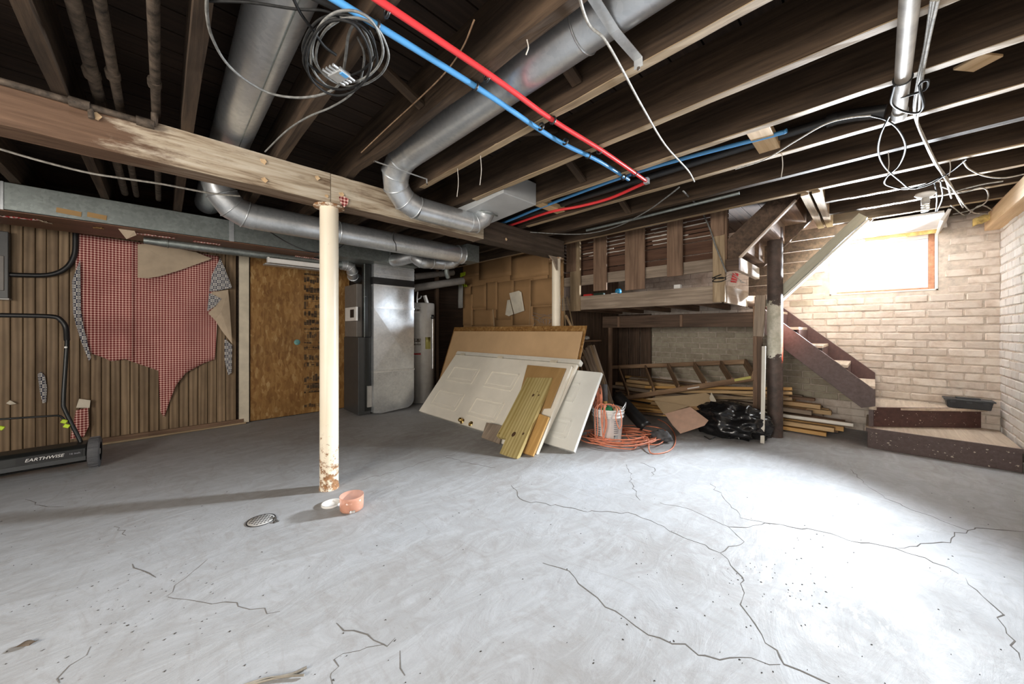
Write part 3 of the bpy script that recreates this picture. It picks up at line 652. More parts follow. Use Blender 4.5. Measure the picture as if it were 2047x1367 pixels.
b.build('boot_box', M['zinc'], t, bevel=.003)
ring(MB(), (xe+.055, 2.255, 2.02), (0, -.4, 1), .094, .006).build('take_off_collar', M['galv_dull'], t, fix=False)
def strap(name, label, pts, w=.028):
    m = MB()
    for a, b2 in zip(pts, pts[1:]): m.bar(a, b2, w, .0022, (0, 0, 1) if abs((Vector(b2)-Vector(a)).normalized().z) < .8 else (1, 0, 0))
    o = m.build(name, M['strap'], None, label, 'strap')
    for p in (pts[0], pts[-1]): MB().lathe(Vector(p)+Vector((0, 0, -.003)), [(0, -.004), (.006, -.004), (.006, .004)], 8).build('screw', M['iron'], o)
    return o
strap('hanger_strap', 'wide steel hanger strap under the round duct, near the top edge', [(.925, .62, 2.10), (1.10, .62, 2.062), (1.275, .62, 2.062), (1.277, .62, 2.03)], .034)
strap('hanger_strap', 'thin steel strap beside the duct elbow at the beam', [at(748, 322, Z=2.045), at(853, 358, Z=2.045), at(853, 358, Z=2.045)+Vector((.002, 0, -.03))], .013)
# branch pipe along the trunk duct
t = thing('branch_duct', 'long round galvanised duct hung below the joists behind the post', 'duct', (1.3, 3.3, 1.9))
xr = at(915, 515, Y=3.3).x
round_duct(t, 'duct_pipe', [(.47, 3.3, 1.905), (1.1, 3.3, 1.905), (1.75, 3.3, 1.905), (xr, 3.3, 1.905)], .094, seams=(1,))
round_duct(t, 'elbow', [(.50, 3.3, 1.905), (.44, 3.3, 1.91), (.36, 3.29, 1.945), (.30, 3.27, 2.02), (.27, 3.26, 2.12), (.265, 3.26, 2.27)], .096, seams=(1, 2, 3, 4))
round_duct(t, 'end_collar', [(xr-.01, 3.3, 1.905), (xr+.06, 3.3, 1.905)], .098, seams=(0, 1))
MB().prism([(xr+.06, 3.2, 1.83), (xr+.06, 3.4, 1.83), (xr+.06, 3.4, 2.02), (xr+.06, 3.2, 2.02)], (.17, 0, 0)).build('boot_box', M['galv_dull'], t)
t = thing('branch_duct', 'short round galvanised elbow duct at the end of the trunk', 'duct', (2.4, 3.8, 1.8))
pp = [Vector((2.02, 4.12, 1.905)), Vector((2.04, 4.0, 1.895)), at(826, 513, Y=3.86), at(842, 523, Y=3.78), at(862, 524.5, Y=3.78), at(885, 527, Y=3.78), at(903, 525, Y=3.74), at(914, 516, Y=3.66), at(918, 506, Y=3.5)]
round_duct(t, 'duct_pipe', smooth_path(pp, 3), .074, seams=(6, 9, 12, 15, 18, 21))
cable('hanger_wire', [at(788, 462, Y=3.19), at(786, 478, Y=3.2), at(791, 488, Y=3.18), at(792, 502, Y=3.21)], .004, M['black'], label='black wire loop round the long branch duct', cat='wire')
# rectangular trunk duct
TX0, TX1, TY0, TY1, TZ0, TZ1 = XB+.9, 2.38, 4.12, 4.66, 1.862, 2.048
t = thing('trunk_duct', 'long rectangular galvanised trunk duct along the panelled wall', 'duct', (.4, 4.4, TZ0))
MB().box((TX0, TY0, TZ0), (TX1, TY1, TZ1)).build('duct_body', M['galv_dull'], t, bevel=.003)
for u, w in ((4, .012), (463, .035), (780, .01), (841, .014)):
    x = at(u, 450, Y=TY0).x; MB().box((x-w/2, TY0-.006, TZ0-.004), (x+w/2, TY0+.002, TZ1)).build('joint_cleat', M['galv'], t)
M['duct_under'] = wood('painted_wood_reflection', (0.10, 0.045, 0.025), (0.20, 0.10, 0.06), .5, along=.5, across=9)
MB().box((TX0, TY0+.006, TZ0-.010), (at(640, 500, Y=TY0).x, TY1-.02, TZ0-.003)).build('reflection_sheet', M['duct_under'], t)  # brown sheet paints the wood reflected in the metal underside
for u, v, w, h in ((138, 424, .058, .036), (194, 432, .048, .036)):
    p = at(u, v, Y=TY0-.003); MB().bar(p+Vector((-w, 0, .004)), p+Vector((w, 0, -.004)), h, .002, (0, -1, 0)).build('tape_patch', M['plywood'], t, label='tan tape patch')
for (u0, v0, u1, v1, mk) in ((0, 432, 78, 440, 'floral'), (75, 439, 105, 447, 'paper'), (186, 454, 208, 457, 'plywood'), (268, 466, 350, 476, 'gingham'), (386, 482, 440, 489, 'gingham'), (590, 512, 640, 518, 'gingham')):
    if mk == 'floral':
        q = NT('red_scroll_print_on_white'); vv = q.coords((1, 1, 1)); vo = q.n('ShaderNodeTexVoronoi', feature='DISTANCE_TO_EDGE'); vo.inputs['Scale'].default_value = 30; q.L(vv, vo.inputs['Vector'])
        M['floral'] = q.out(q.ramp(vo.outputs['Distance'], [(.10, (.45, .03, .03)), (.16, (.75, .70, .62))]), .9)
    a, b2 = at(u0, v0, Z=TZ0-.012), at(u1, v1, Z=TZ0-.012)
    MB().sheet(lambda s, q: a.lerp(b2, s)+Vector((0, (q-.5)*.05+.012*mnoise.noise(Vector((s*7, q, u0))), -.014*abs(mnoise.noise(Vector((s*6, q*2, u0+3)))))), 14, 3, (0, 0, .0015)).build('torn_cloth_strip', M[mk], t)
p = at(236, 457, Z=TZ0-.012); MB().prism([p, p+Vector((.09, .0, 0)), p+Vector((.10, .01, -.03)), p+Vector((.045, .0, -.075))], (0, .002, 0)).build('torn_paper_flap', M['paper'], t)
# grey pipe and lamp below the trunk
t = thing('flue_pipe', 'thin grey round duct slung beneath the trunk duct', 'duct', (1, 4.45, 1.8))
pa, pb = at(287, 480, Y=4.45), at(692, 540, Y=4.45); pb.z = pa.z
MB().tube([pa, pa.lerp(pb, .08), pa.lerp(pb, .5), pb], [.030, .04, .04, .04], 16).build('pipe', M['galv_dull'], t, fix=False)
ring(MB(), pa.lerp(pb, .09), (1, 0, 0), .041).build('crimp_ring', M['galv_dull'], t, fix=False)
round_duct(t, 'elbow', [pb+Vector((-.06, 0, 0)), pb, pb+Vector((.05, .0, -.02)), pb+Vector((.08, .02, -.07)), pb+Vector((.11, .08, -.11)), pb+Vector((.2, .2, -.115))], .062, 'galv', seams=(1, 2, 3, 4))
lf = thing('strip_light', 'white tube light fixture, unlit, under the trunk duct above the strand board', 'lamp', (.9, 4.4, 1.75))
a, b2 = at(535, 520, Y=4.36), at(650, 536, Y=4.36); b2.z = a.z
MB().bar(a, b2, .05, .05).build('housing', M['white_plastic'], lf, bevel=.004)
MB().bar(a+Vector((-.03, 0, -.045)), b2+Vector((0, 0, -.045)), .11, .012).build('reflector', M['galv'], lf)
MB().box(a+Vector((-.004, -.027, -.027)), a+Vector((.012, .027, .03))).build('end_cap', M['white_plastic'], lf)
# ------------------------------------------------------------------ furnace, return duct, water heater
RX0d, RX1d, RY0d, RY1d = 1.845, 2.39, 4.30, 4.56
def zat(u, v, Y=RY0d): return at(u, v, Y=Y).z
t = thing('return_duct', 'galvanised sheet metal return drop with rounded foot below the trunk duct', 'duct', (2.1, 4.4, 0))
z1, z2, z3 = zat(745, 614), zat(745, 744), zat(745, 567)
prof = [(RX0d, .03), (RX0d, z2), (RX1d, z2), (RX1d, .15)]+[(RX1d-.12+.12*math.cos(a), .14+.11*math.sin(a)) for a in [-R(10*k) for k in range(1, 9)]]+[(RX1d-.13, .03), (RX0d+.10, .012)]
MB().prism([(x, RY0d, z) for x, z in prof], (0, RY1d-RY0d, 0)).build('foot_boot', M['galv'], t)
m = MB(); e = .022                               # cross-broken sheet: two facets that meet on the diagonal
A, B, C, D = (Vector((RX0d, RY0d, z2)), Vector((RX1d, RY0d, z2)), Vector((RX1d, RY0d, z1)), Vector((RX0d, RY0d, z1)))
m.box((RX0d, RY0d+.004, z2), (RX1d, RY1d, z1)); m.add([A, B, C, D, A+Vector((0, -e*.0, 0)), A.lerp(C, .5)+Vector((0, -e, 0))], [(0, 1, 5), (1, 2, 5), (2, 3, 5), (3, 0, 5)])
m.build('middle_panel', M['galv'], t, fix=False)
m = MB(); m.box((RX0d, RY0d+.004, z1), (RX1d, RY1d, z3)); A, B, C, D = (Vector((RX0d, RY0d, z1)), Vector((RX1d, RY0d, z1)), Vector((RX1d, RY0d, z3)), Vector((RX0d, RY0d, z3)))
m.add([A, B, C, D, Vector((RX0d+.34, RY0d-.008, z3-.02))], [(0, 1, 4), (1, 2, 4), (2, 3, 4), (3, 0, 4)]); m.build('upper_panel', M['galv'], t, fix=False)
for z in (z1, z2, z3-.012): MB().box((RX0d-.004, RY0d-.010, z-.012), (RX1d+.004, RY1d+.002, z+.010)).build('drive_cleat', M['strap'], t)
zb = zat(745, 553); MB().box((RX0d-.008, RY0d-.002, z3-.002), (RX1d+.004, RY1d, zb)).build('flexible_collar', M['black'], t)
MB().box((RX0d, RY0d-.006, zb), (RX1d, RY1d, TZ0)).build('plenum', M['galv'], t)
for z in (zb+.035, TZ0-.03): MB().box((RX0d-.003, RY0d-.011, z), (RX1d+.003, RY0d-.004, z+.010)).build('drive_cleat', M['strap'], t)
t = thing('furnace', 'dark grey upright furnace cabinet left of the return drop', 'furnace', (1.75, 4.6, 0))
MB().box((1.69, 4.38, .012), (1.842, 4.86, .96)).build('lower_cabinet', M['furnace_dark'], t, bevel=.004)
MB().box((1.765, 4.37, .05), (1.84, 4.38, .955)).build('access_panel', M['black_steel'], t, bevel=.002)
MB().box((1.70, 4.46, .962), (1.842, 4.86, 1.62)).build('upper_cabinet', M['furnace_grey'], t, bevel=.004)
MB().box((1.755, 4.355, .962), (1.835, 4.44, 1.858)).build('corner_channel', M['black_steel'], t, bevel=.003)
MB().box((1.748, 4.350, .962), (1.758, 4.36, 1.858)).build('channel_edge', M['galv_dull'], t)
MB().box((1.79, 4.345, .10), (1.842, 4.37, .36)).build('kick_plate', M['heater_grey'], t)
p0, p1 = at(693, 642, X=1.695), at(715, 613, X=1.695)
cb = MB().box((1.675, p0.y, p0.z), (1.70, p1.y, p1.z)).build('control_box', M['white_plastic'], t, bevel=.003)
MB().box((1.671, p0.y+(p1.y-p0.y)*.50, p0.z+.04), (1.676, p0.y+(p1.y-p0.y)*.82, p1.z-.03)).build('display', M['black'], cb)
hc = at(842, 700, Y=4.62); hr = .19
t = thing('water_heater', 'tall grey cylindrical water heater with yellow and white labels', 'water heater', (hc.x, 4.62, 0))
zt = at(842, 606, Y=4.62).z
MB().lathe((hc.x, 4.62, 0), [(0, .02), (hr, .02), (hr, zt-.02), (hr*.97, zt-.004), (0, zt)], 36).build('tank', M['heater_grey'], t)
def wrap(name, a0, a1, z0, z1, mat):
    MB().sheet(lambda s, q: Vector((hc.x+(hr+.0015)*math.cos(a0+(a1-a0)*s), 4.62+(hr+.0015)*math.sin(a0+(a1-a0)*s), z0+(z1-z0)*q)), 8, 2, (0, 0, 0.0002)).build(name, M[mat], t)
fa = math.atan2(-4.62, -hc.x)
def zz(v): return at(842, v, Y=4.45).z
wrap('yellow_label', fa+.30, fa+.75, zz(698), zz(674), 'label_yellow'); wrap('warning_label', fa-.55, fa-.02, zz(704), zz(677), 'label_white')
wrap('brand_label', fa-.55, fa-.03, zz(626), zz(614), 'label_white'); wrap('label_text', fa-.55, fa-.03, zz(690), zz(687), 'ink'); wrap('label_text', fa-.50, fa-.1, zz(683), zz(681), 'ink'); wrap('red_band', fa-.55, fa-.03, zz(709), zz(706), 'red')
wrap('brand_text', fa-.5, fa-.06, zz(622), zz(618), 'ink')
ov = at(865, 632, Y=4.43); MB().tube([ov+Vector((-.05, .03, 0)), ov, ov+Vector((0, 0, -.05)), ov+Vector((0, 0, -.75))], .010, 10).build('overflow_pipe', M['strap'], t)
MB().lathe(ov+Vector((0, 0, -.01)), [(0, -.03), (.024, -.03), (.026, .0), (.018, .03), (0, .03)], 12).build('relief_valve', M['black'], t)
MB().tube([(hc.x-.08, 4.6, zt-.01), (hc.x-.08, 4.6, zt+.06), (hc.x-.07, 4.6, zt+.16)], .012, 8).build('water_pipe', M['strap'], t)
MB().tube([(hc.x-.08, 4.6, zt+.04), (hc.x-.04, 4.57, zt+.07), (hc.x-.03, 4.56, zt+.10)], .010, 8).build('valve_lever', M['strap'], t)
MB().bar((hc.x+.06, 4.56, zt+.002), (hc.x+.02, 4.56, zt+.11), .05, .03).build('junction_box', M['white_plastic'], t)
# grey flue pipes going over to the partition
for k, (u0, v0, u1, v1, r) in enumerate(((826, 576, 926, 561, .056), (826, 553, 905, 545, .05))):
    MB().tube([at(u0, v0, Y=4.72), at(u1, v1, X=3.42)], r, 18).build('drain_pipe', M['grey_pipe'], None, ('lower', 'upper')[k]+' grey plastic pipe running from the furnace to the cardboard partition', 'pipe')
MB().tube([at(893, 524, Y=3.80), at(893, 545, Y=3.80), at(896, 555, Y=3.82)], .03, 12).build('pipe_stub', M['galv_dull'], None, 'short bent steel pipe stub below the trunk end', 'pipe')
def greenery(u, v, pts, nm): 
    c = at(u, v, X=3.66); return MB().prism([c+Vector((random.uniform(-.008, .008), a, b)) for a, b in pts], (.01, 0, 0))
m = greenery(920, 552, ((.10,.05),(-.13,.06),(-.13,.0),(.02,-.02),(.10,-.01)), 0); c = at(925, 572, X=3.64)
for k in range(5): m.bar(c+Vector((-.01, .12-.06*k, -.02)), c+Vector((-.02, .08-.05*k, .06*random.uniform(.2, 1))), .03, .006, (1, 0, 0))
m.build('greenery_glimpse', M['lime'], None, 'yellow-green foil seen through a small window at the grey pipe end', 'scrap')  # lime pieces stand in for greenery seen through a small window
p0, p1 = at(886, 618, X=3.62), at(925, 560, X=3.62)
MB().sheet(lambda s, q: Vector((3.62+.03*mnoise.noise(Vector((s*9, q, 4))), p0.y+(p1.y-p0.y)*s, p0.z+(p1.z-p0.z)*q+.01*mnoise.noise(Vector((s*5, 0, 9))))), 18, 4, (.002, 0, 0)).build('polythene_sheet', M['poly'], None, 'dusty translucent plastic sheet hanging on the cardboard partition', 'plastic sheet')
a = at(873, 585, Y=4.8); plank('timber_stud', (a.x, 4.8, 0), (a.x, 4.8, 2.05), .05, .05, M['dark_board'], None, up=(0, -1, 0), label='dark timber stud standing right of the water heater', cat='stud')
# ------------------------------------------------------------------ stairs: winder steps, flight, landing, upper flight
SX = 4.48; SR = 0.176; SY0 = at(1734, 895, Z=0).y
M['chip'] = plain('bare_chipped_wood', (0.55, 0.47, 0.38), .8)
st = thing('basement_stairs', 'chipped brown painted wooden stairs below the window, with two winder steps at the foot', 'stairs', (4.85, 0, 0))
YB = YR+.012; XE = XW-.016
p2 = at(1750, 853, Z=SR); a2 = (p2.x, -.005); b2_ = (XE, -.672)
# bottom winder: riser boards, side board, tread
MB().box((SX, YB, 0), (SX+.028, SY0, SR-.026)).build('riser', M['stair_paint'], st, bevel=.002)
MB().box((SX+.028, SY0-.026, 0), (XE-.02, SY0, SR-.026)).build('side_board', M['stair_paint'], st)
MB().prism([(SX-.022, YB, SR-.026), (SX-.022, SY0+.012, SR-.026), (XE, SY0+.012, SR-.026), (XE, YB, SR-.026)], (0, 0, .026)).build('tread', M['tread'], st, bevel=.003)
def nose(a, b, z, mat):                         # painted nosing that has partly worn away
    a, b = Vector(a), Vector(b); d = (b-a); n = 26; sd = random.random()*9; perp = Vector((-d.y, d.x, 0)).normalized()
    if perp.x > 0: perp = -perp
    m = MB(); vs = []; fs = []
    for i in range(n+1):
        p = a+d*(i/n); w = .012+.016*abs(mnoise.noise(Vector((i*.6, sd, 0))))
        vs += [p+perp*.003+Vector((0, 0, z+.0015)), p-perp*w+Vector((0, 0, z+.0015)), p+perp*.003+Vector((0, 0, z-.027)), p-perp*w+Vector((0, 0, z-.001))]
    for i in range(n):
        q = 4*i; fs += [(q, q+1, q+5, q+4), (q+2, q, q+4, q+6), (q+3, q+2, q+6, q+7), (q+1, q+3, q+7, q+5)]
    return m.add(vs, fs).build('nosing', M[mat], st)
nose((SX-.022, YB, 0), (SX-.022, SY0+.01, 0), SR, 'stair_paint')
# second winder: diagonal riser and triangular tread
d2 = Vector((b2_[0]-a2[0], b2_[1]-a2[1], 0)).normalized(); n2 = Vector((-d2.y, d2.x, 0))
if n2.x < 0: n2 = -n2
A, B = Vector((*a2, 0)), Vector((*b2_, 0))
MB().prism([A+Vector((0, 0, SR)), B+Vector((0, 0, SR)), B+Vector((0, 0, 2*SR-.024)), A+Vector((0, 0, 2*SR-.024))], n2*.026).build('riser', M['stair_red'], st, bevel=.002)
MB().prism([A-n2*.02+Vector((0, 0, 2*SR-.024)), B-n2*.02+Vector((0, -.02, 2*SR-.024)), Vector((XE, .02, 2*SR-.024)), Vector((a2[0]-.02, .03, 2*SR-.024))], (0, 0, .024)).build('tread', M['tread'], st, bevel=.003)
nose(A-n2*.02, B-n2*.02, 2*SR, 'stair_red')
MB().box((a2[0]-.02, 0, SR), (a2[0]+.005, .03, 2*SR-.024)).build('corner_block', M['stair_paint'], st)
# paint chips
m = MB()
for k in range(120):
    s = random.random(); r = random.uniform(.002, .009)*(.5 if k % 3 else 1)
    if k < 70: c = Vector((SX-.0015, YB+(SY0-YB)*s, random.uniform(.01, SR-.03))); u_, w_ = Vector((0, 1, 0)), Vector((0, 0, 1))
    else: c = A.lerp(B, s)-n2*.0015+Vector((0, 0, random.uniform(SR+.01, 2*SR-.03))); u_, w_ = d2, Vector((0, 0, 1))
    m.add([c+(u_*math.cos(t)*r*random.uniform(.5, 1.4)+w_*math.sin(t)*r*random.uniform(.3, 1)) for t in (0, 1.2, 2.4, 3.6, 4.9)], [(0, 1, 2, 3, 4)])
m.build('paint_chips', M['chip'], st, kind='stuff', fix=False)
# flight: two stringers, treads, risers
def yz(u, v, X): p = at(u, v, X=X); return p.y, p.z
t0, t1 = yz(1750, 781, SX), yz(1540, 627, SX); l0, l1 = yz(1722, 815, SX), yz(1548, 684, SX)
def stringer(x, thick, mat, dz=0):
    e0 = yz(1750, 812, SX); q = [(t0[0], t0[1]+dz), (t1[0]+.12, t1[1]+.112+dz), (l1[0]+.12, l1[1]+.112+dz), l0, (e0[0], e0[1])]
    return MB().prism([(x, y, z) for y, z in q], (thick, 0, 0)).build('stringer', M[mat], st, bevel=.002)
s1 = stringer(SX, .035, 'stair_paint'); stringer(XW-.045, .030, 'stair_red', .10)
for k in range(5):
    z = 2*SR+SR*(k+1)+.02; y0 = -.012+.177*k
    MB().box((SX+.02, y0, z-.026), (XW-.05, y0+.205, z)).build('tread', M['tread'], st, bevel=.002)
    MB().box((SX+.04, y0+.178, z), (XW-.05, y0+.196, z+SR-.026)).build('riser', M['stair_red'], st)
# ------------------------------------------------------------------ landing box
LY0, LY1 = 0.958, 2.85; LZ0 = at(1425, 606, X=XC).z; LZ1 = at(1422, 571, X=XC).z
ld = thing('stair_landing', 'raised plank platform with fascia boards beside the stairs, open underneath', 'platform', (4.4, 1.9, LZ0))
plank('front_fascia', (XC+.018, LY0+.04, (LZ0+LZ1)/2), (XC+.018, LY1, (LZ0+LZ1)/2), LZ1-LZ0, .036, M['grey_board'], ld, up=(-1, 0, 0))
xs_ = at(1513, 605, Y=LY0).x
plank('side_fascia', (XC+.06, LY0+.015, (LZ0+LZ1)/2), (min(xs_, XW-.02), LY0+.015, (LZ0+LZ1)/2), LZ1-LZ0, .03, M['tread'], ld, up=(0, -1, 0))
y = LY0+.04
while y < LY1-.03:
    w = random.uniform(.16, .21); y1 = min(y+w, LY1-.01)
    plank('floor_board', (XC+.04, (y+y1)/2, LZ1-.012), (XW-.02, (y+y1)/2, LZ1-.012), y1-y-.006, .022, M['dark_board'], ld, bevel=0); y = y1
for yy in (1.25, 1.62, 2.0, 2.4, 2.75): plank('floor_joist', (XC+.05, yy, LZ0+.055), (XW-.02, yy+.05, LZ0+.055), .04, .105, M['brown_board'], ld, up=(0, 0, 1))
# header and studs below the landing
HX = 4.44; hz0, hz1 = at(1360, 654, X=HX).z, at(1360, 628, X=HX).z
hy0, hy1 = at(1508, 640, X=HX).y, at(1206, 640, X=HX).y
fr = thing('stair_framing', 'dark stud framing with header board under the landing', 'framing', (HX, 1.7, 0))
plank('header', (HX, hy0, (hz0+hz1)/2), (HX, min(hy1, 2.84), (hz0+hz1)/2), hz1-hz0, .04, M['dark_board'], fr, up=(-1, 0, 0))
for u in (1237, 1362): 
    p = at(u, 640, X=HX-.03); plank('cleat', (HX-.032, p.y, hz0+.006), (HX-.032, p.y, hz1-.01), .03, .022, M['brown_board'], fr, up=(-1, 0, 0))
p = at(1220, 700, X=HX-.02); plank('stud', (HX-.02, p.y, 0), (HX-.02, p.y, hz0), .05, .035, M['brown_board'], fr, up=(0, -1, 0))
for u, xx, mk in ((1511, HX-.02, 'brown_board'), (1519, HX-.04, 'dark_board')):
    p = at(u, 700, X=xx); plank('stud', (xx, p.y, 0), (xx, p.y, LZ0-.005), .042, .05, M[mk], fr, up=(-1, 0, 0))
x = 2.86; 
y = 2.3
while y < 2.84:
    plank('back_board', (XW-.05, y+.085, .0), (XW-.05, y+.085, LZ0-.01), .165, .02, M['dark_board'], fr, up=(-1, 0, 0)); y += .18
plank('shelf_board', (XC+.10, 2.77, at(1190, 682, X=4.05).z), (4.42, 2.77, at(1190, 682, X=4.05).z), .15, .022, M['brown_board'], fr)
M['lath_wood'] = wood('reddish_brown_lath', (0.07, 0.035, 0.022), (0.17, 0.09, 0.056), .8, stain=.3)
# slatted screen standing on the landing
sc = thing('landing_screen', 'screen of upright dark planks and lath above the landing', 'partition', (XC, 1.9, LZ1))
def upright(name, u0, u1, v0, v1, X, mat, t=.022, ztop=None):
    a, b = at(u0, v1, X=X), at(u1, v1, X=X); zt = ztop if ztop else at((u0+u1)/2, v0, X=X).z
    yc = (a.y+b.y)/2; return plank(name, (X, yc, (a.z+b.z)/2), (X, yc, zt), abs(a.y-b.y), t, M[mat], sc, up=(-1, 0, 0))
ZT = ZJ+.16
upright('upright_plank', 1187, 1213, 470, 581, XC-.008, 'brown_board', ztop=ZT); upright('upright_plank', 1250, 1289, 460, 579, XC-.012, 'brown_board', ztop=ZT)
upright('upright_plank', 1334, 1365, 440, 552, XC-.008, 'brown_board', ztop=ZT)
upright('post_board', 1134, 1152, 470, 543, XC-.02, 'brown_board', .03, ztop=ZT); upright('post_board', 1141, 1160, 482, 622, XC-.008, 'pale_timber', .035)
upright('post_board', 1421, 1448, 400, 472, XC-.035, 'brown_board', .03, ztop=ZT); upright('post_board', 1426, 1450, 470, 604, XC-.02, 'pale_timber', .045)
upright('post_board', 1449, 1454, 400, 520, XC+.0, 'brown_board', .05, ztop=ZT)
rz0, rz1 = at(1160, 571, X=XC+.05).z, at(1160, 552, X=XC+.05).z
plank('rail', (XC+.05, LY0+.02, (rz0+rz1)/2), (XC+.05, LY1, (rz0+rz1)/2), rz1-rz0, .03, M['grey_board'], sc, up=(-1, 0, 0))
z = rz1-.03; k = 0
while z < ZS-.06:
    h = (.10, .12, .038, .038, .038, .038, .038, .038, .038, .038, .038)[min(k, 10)]
    plank('lath', (XC+.10, LY0+.0, z+h/2), (XC+.10, LY1, z+h/2), h-.004, .010, M['lath_wood'], sc, up=(-1, 0, 0), bevel=0)
    if k >= 2:                                   # pale strips paint the light showing through gaps between laths
        for q in range(3):
            ya = random.uniform(LY0+.1, LY1-.6); plank('light_gap', (XC+.094, ya, z+h+.001), (XC+.094, ya+random.uniform(.25, .6), z+h+.001+random.uniform(-.006, .006)), random.uniform(.005, .013), .008, M['lath'], sc, up=(-1, 0, 0), jit=.002, seg=8)
    z += h+.006; k += 1
# upper flight climbing over the stairwell
uf = thing('upper_stair_flight', 'underside of dark wooden stairs rising to the floor above', 'stairs', (4.1, .65, 1.6))
def slope(u, v, X): p = at(u, v, X=X); return p.y, p.z
ya, za = slope(1478, 515, XC+.01); yb, zb_ = slope(1590, 400, XC+.01); g = .215
for X, nm in ((XC+.01, 'stringer'), (4.5, 'stringer')):
    q = [(ya, za), (yb-.15, zb_+.155), (yb+.05, zb_+.16), (ya+.12, za+.16), (ya+.10, za-.10)] if X < 4 else [(ya-.03, za), (yb-.15, zb_+.13), (yb+.0, zb_+.15), (ya+.10, za+.10), (ya+.08, za-.02)]
    MB().prism([(X, y, z) for y, z in q], (.035, 0, 0)).build('stringer', M['dark_board'], uf)
plank('edge_strip', (XC+.0, ya-.006, za-.004), (XC+.0, yb-.006, zb_-.004), .05, .014, M['tread'], uf, up=(0, -.7, -.7))
for k in range(3):
    y, z = ya-.02-.17*k, za+.05+.175*k
    MB().box((XC+.05, y-.03, z), (4.5, y+.18, z+.022)).build('tread', M['brown_board'], uf)
    MB().box((XC+.05, y-.03, z+.022), (4.5, y-.012, z+.175)).build('riser', M['brown_board'], uf)
plank('bottom_block', (XC+.02, ya+.015, za-.055), (4.5, ya+.015, za-.055), .12, .04, M['tread'], uf, up=(0, -1, 0))
plank('toe_block', (XC-.008, ya-.005, za-.06), (XC-.008, LY0+.01, za-.06), .11, .035, M['dark_board'], uf, up=(-1, 0, 0))
# sloping rail with boarding above it
r0, r1 = at(1531, 612, X=4.36), at(1726, 431, X=4.36)
hr_ = thing('sloping_rail', 'pale grey-green sloping stair rail crossing in front of the window', 'handrail', r0)
M['sage'] = wood('grey_green_paint', (0.34, 0.33, 0.25), (0.46, 0.45, 0.36), .5, stain=.1, bump=.08)
plank('rail_board', r0, r1, .045, .075, M['sage'], hr_, up=(0, -.7, .7)); 
plank('lit_underside', r0+Vector((.03, -.03, -.045)), r1+Vector((.03, -.03, -.045)), .10, .02, M['white_paint'], hr_, up=(0, -.7, .7))  # white strip paints the window light on the rail's underside
bd = thing('stair_boarding', 'dark horizontal boards filling the triangle above the sloping rail', 'boarding', (4.56, .5, 1.4))
z = 1.42
while z < ZJ-.02:
    h = .105; ymin = r0.y+(r1.y-r0.y)*min(1, (z+.10-r0.z)/(r1.z-r0.z))+.05
    if ymin < .9:
        yA = r0.y+(r1.y-r0.y)*((z+.06-r0.z)/(r1.z-r0.z)); yB = r0.y+(r1.y-r0.y)*((z+h+.06-r0.z)/(r1.z-r0.z))
        MB().prism([(4.56, min(yA, .93), z), (4.56, min(yB, .92), z+h-.006), (4.56, .955, z+h-.006), (4.56, .955, z)], (.018, 0, 0)).build('board', M['dark_board'], bd)
    z += h
# loose boards leaning on the framing
plank('leaning_board', at(1516, 672, X=4.28), at(1521, 590, X=4.25), .085, .04, M['grey_board'], fr, up=(-1, 0, 0))
a = at(1524, 886, Z=0.004); plank('leaning_plank', a, at(1527, 692, X=a.x+.09), .032, .012, M['white_paint'], None, up=(-1, .3, 0), label='thin white edged plank leaning upright beside the black bag', cat='plank')
# white drywall box and lamp over the window
x0 = 4.62; dw = thing('drywall_boxing', 'white drywall boxing with a bare edge over the window', 'boxing', (4.95, 0, 1.98))
MB().prism([(x0, at(1880, 460, X=x0).y-.02, 2.02), (x0, .18, 2.02), (XW-.01, .32, 2.0), (XW-.01, at(1880, 460, X=XW).y-.04, 2.0)], (0, 0, .018)).build('soffit_panel', M['drywall'], dw)
MB().box((XW-.03, WY0-.02, 1.995), (XW-.012, WY1+.02, ZJ)).build('head_panel', M['drywall'], dw)
xq = at(1890, 430, Z=2.0); plank('side_panel', (x0, xq.y, 2.0), (XW-.02, xq.y-.02, 1.99), .10, .02, M['drywall'], dw, up=(0, 1, .5))
lp = thing('bulb_lamp', 'white lampholder with a spiral bulb hanging by the window', 'lamp', at(1850, 405, Z=2.04))
c = at(1850, 404, X=3.95); c.z = 2.04
MB().lathe(c, [(0, 0), (.05, 0), (.055, -.012), (.035, -.03), (.02, -.035)], 18).build('lampholder', M['white_plastic'], lp)
MB().lathe(c+Vector((0, 0, -.035)), [(.019, 0), (.023, -.02), (.021, -.045), (0, -.045)], 16).build('bulb_base', M['heater_grey'], lp)
MB().tube([c+Vector((.017*math.cos(k*.7), .017*math.sin(k*.7), -.08-.055*k/30)) for k in range(31)], .0055, 6).build('spiral_tube', M['white_plastic'], lp, fix=False)
MB().sheet(lambda s, q: at(1945+58*s, 438-22*s+14*q+5*mnoise.noise(Vector((s*7, q*3, 1))), X=4.95)+Vector((.03*mnoise.noise(Vector((s*5, q*5, 2))), 0, 0)), 12, 5, (.03, 0, 0)).build('insulation_tuft', M['insulation'], None, 'torn yellow insulation tuft stuffed above the brick corner', 'insulation')
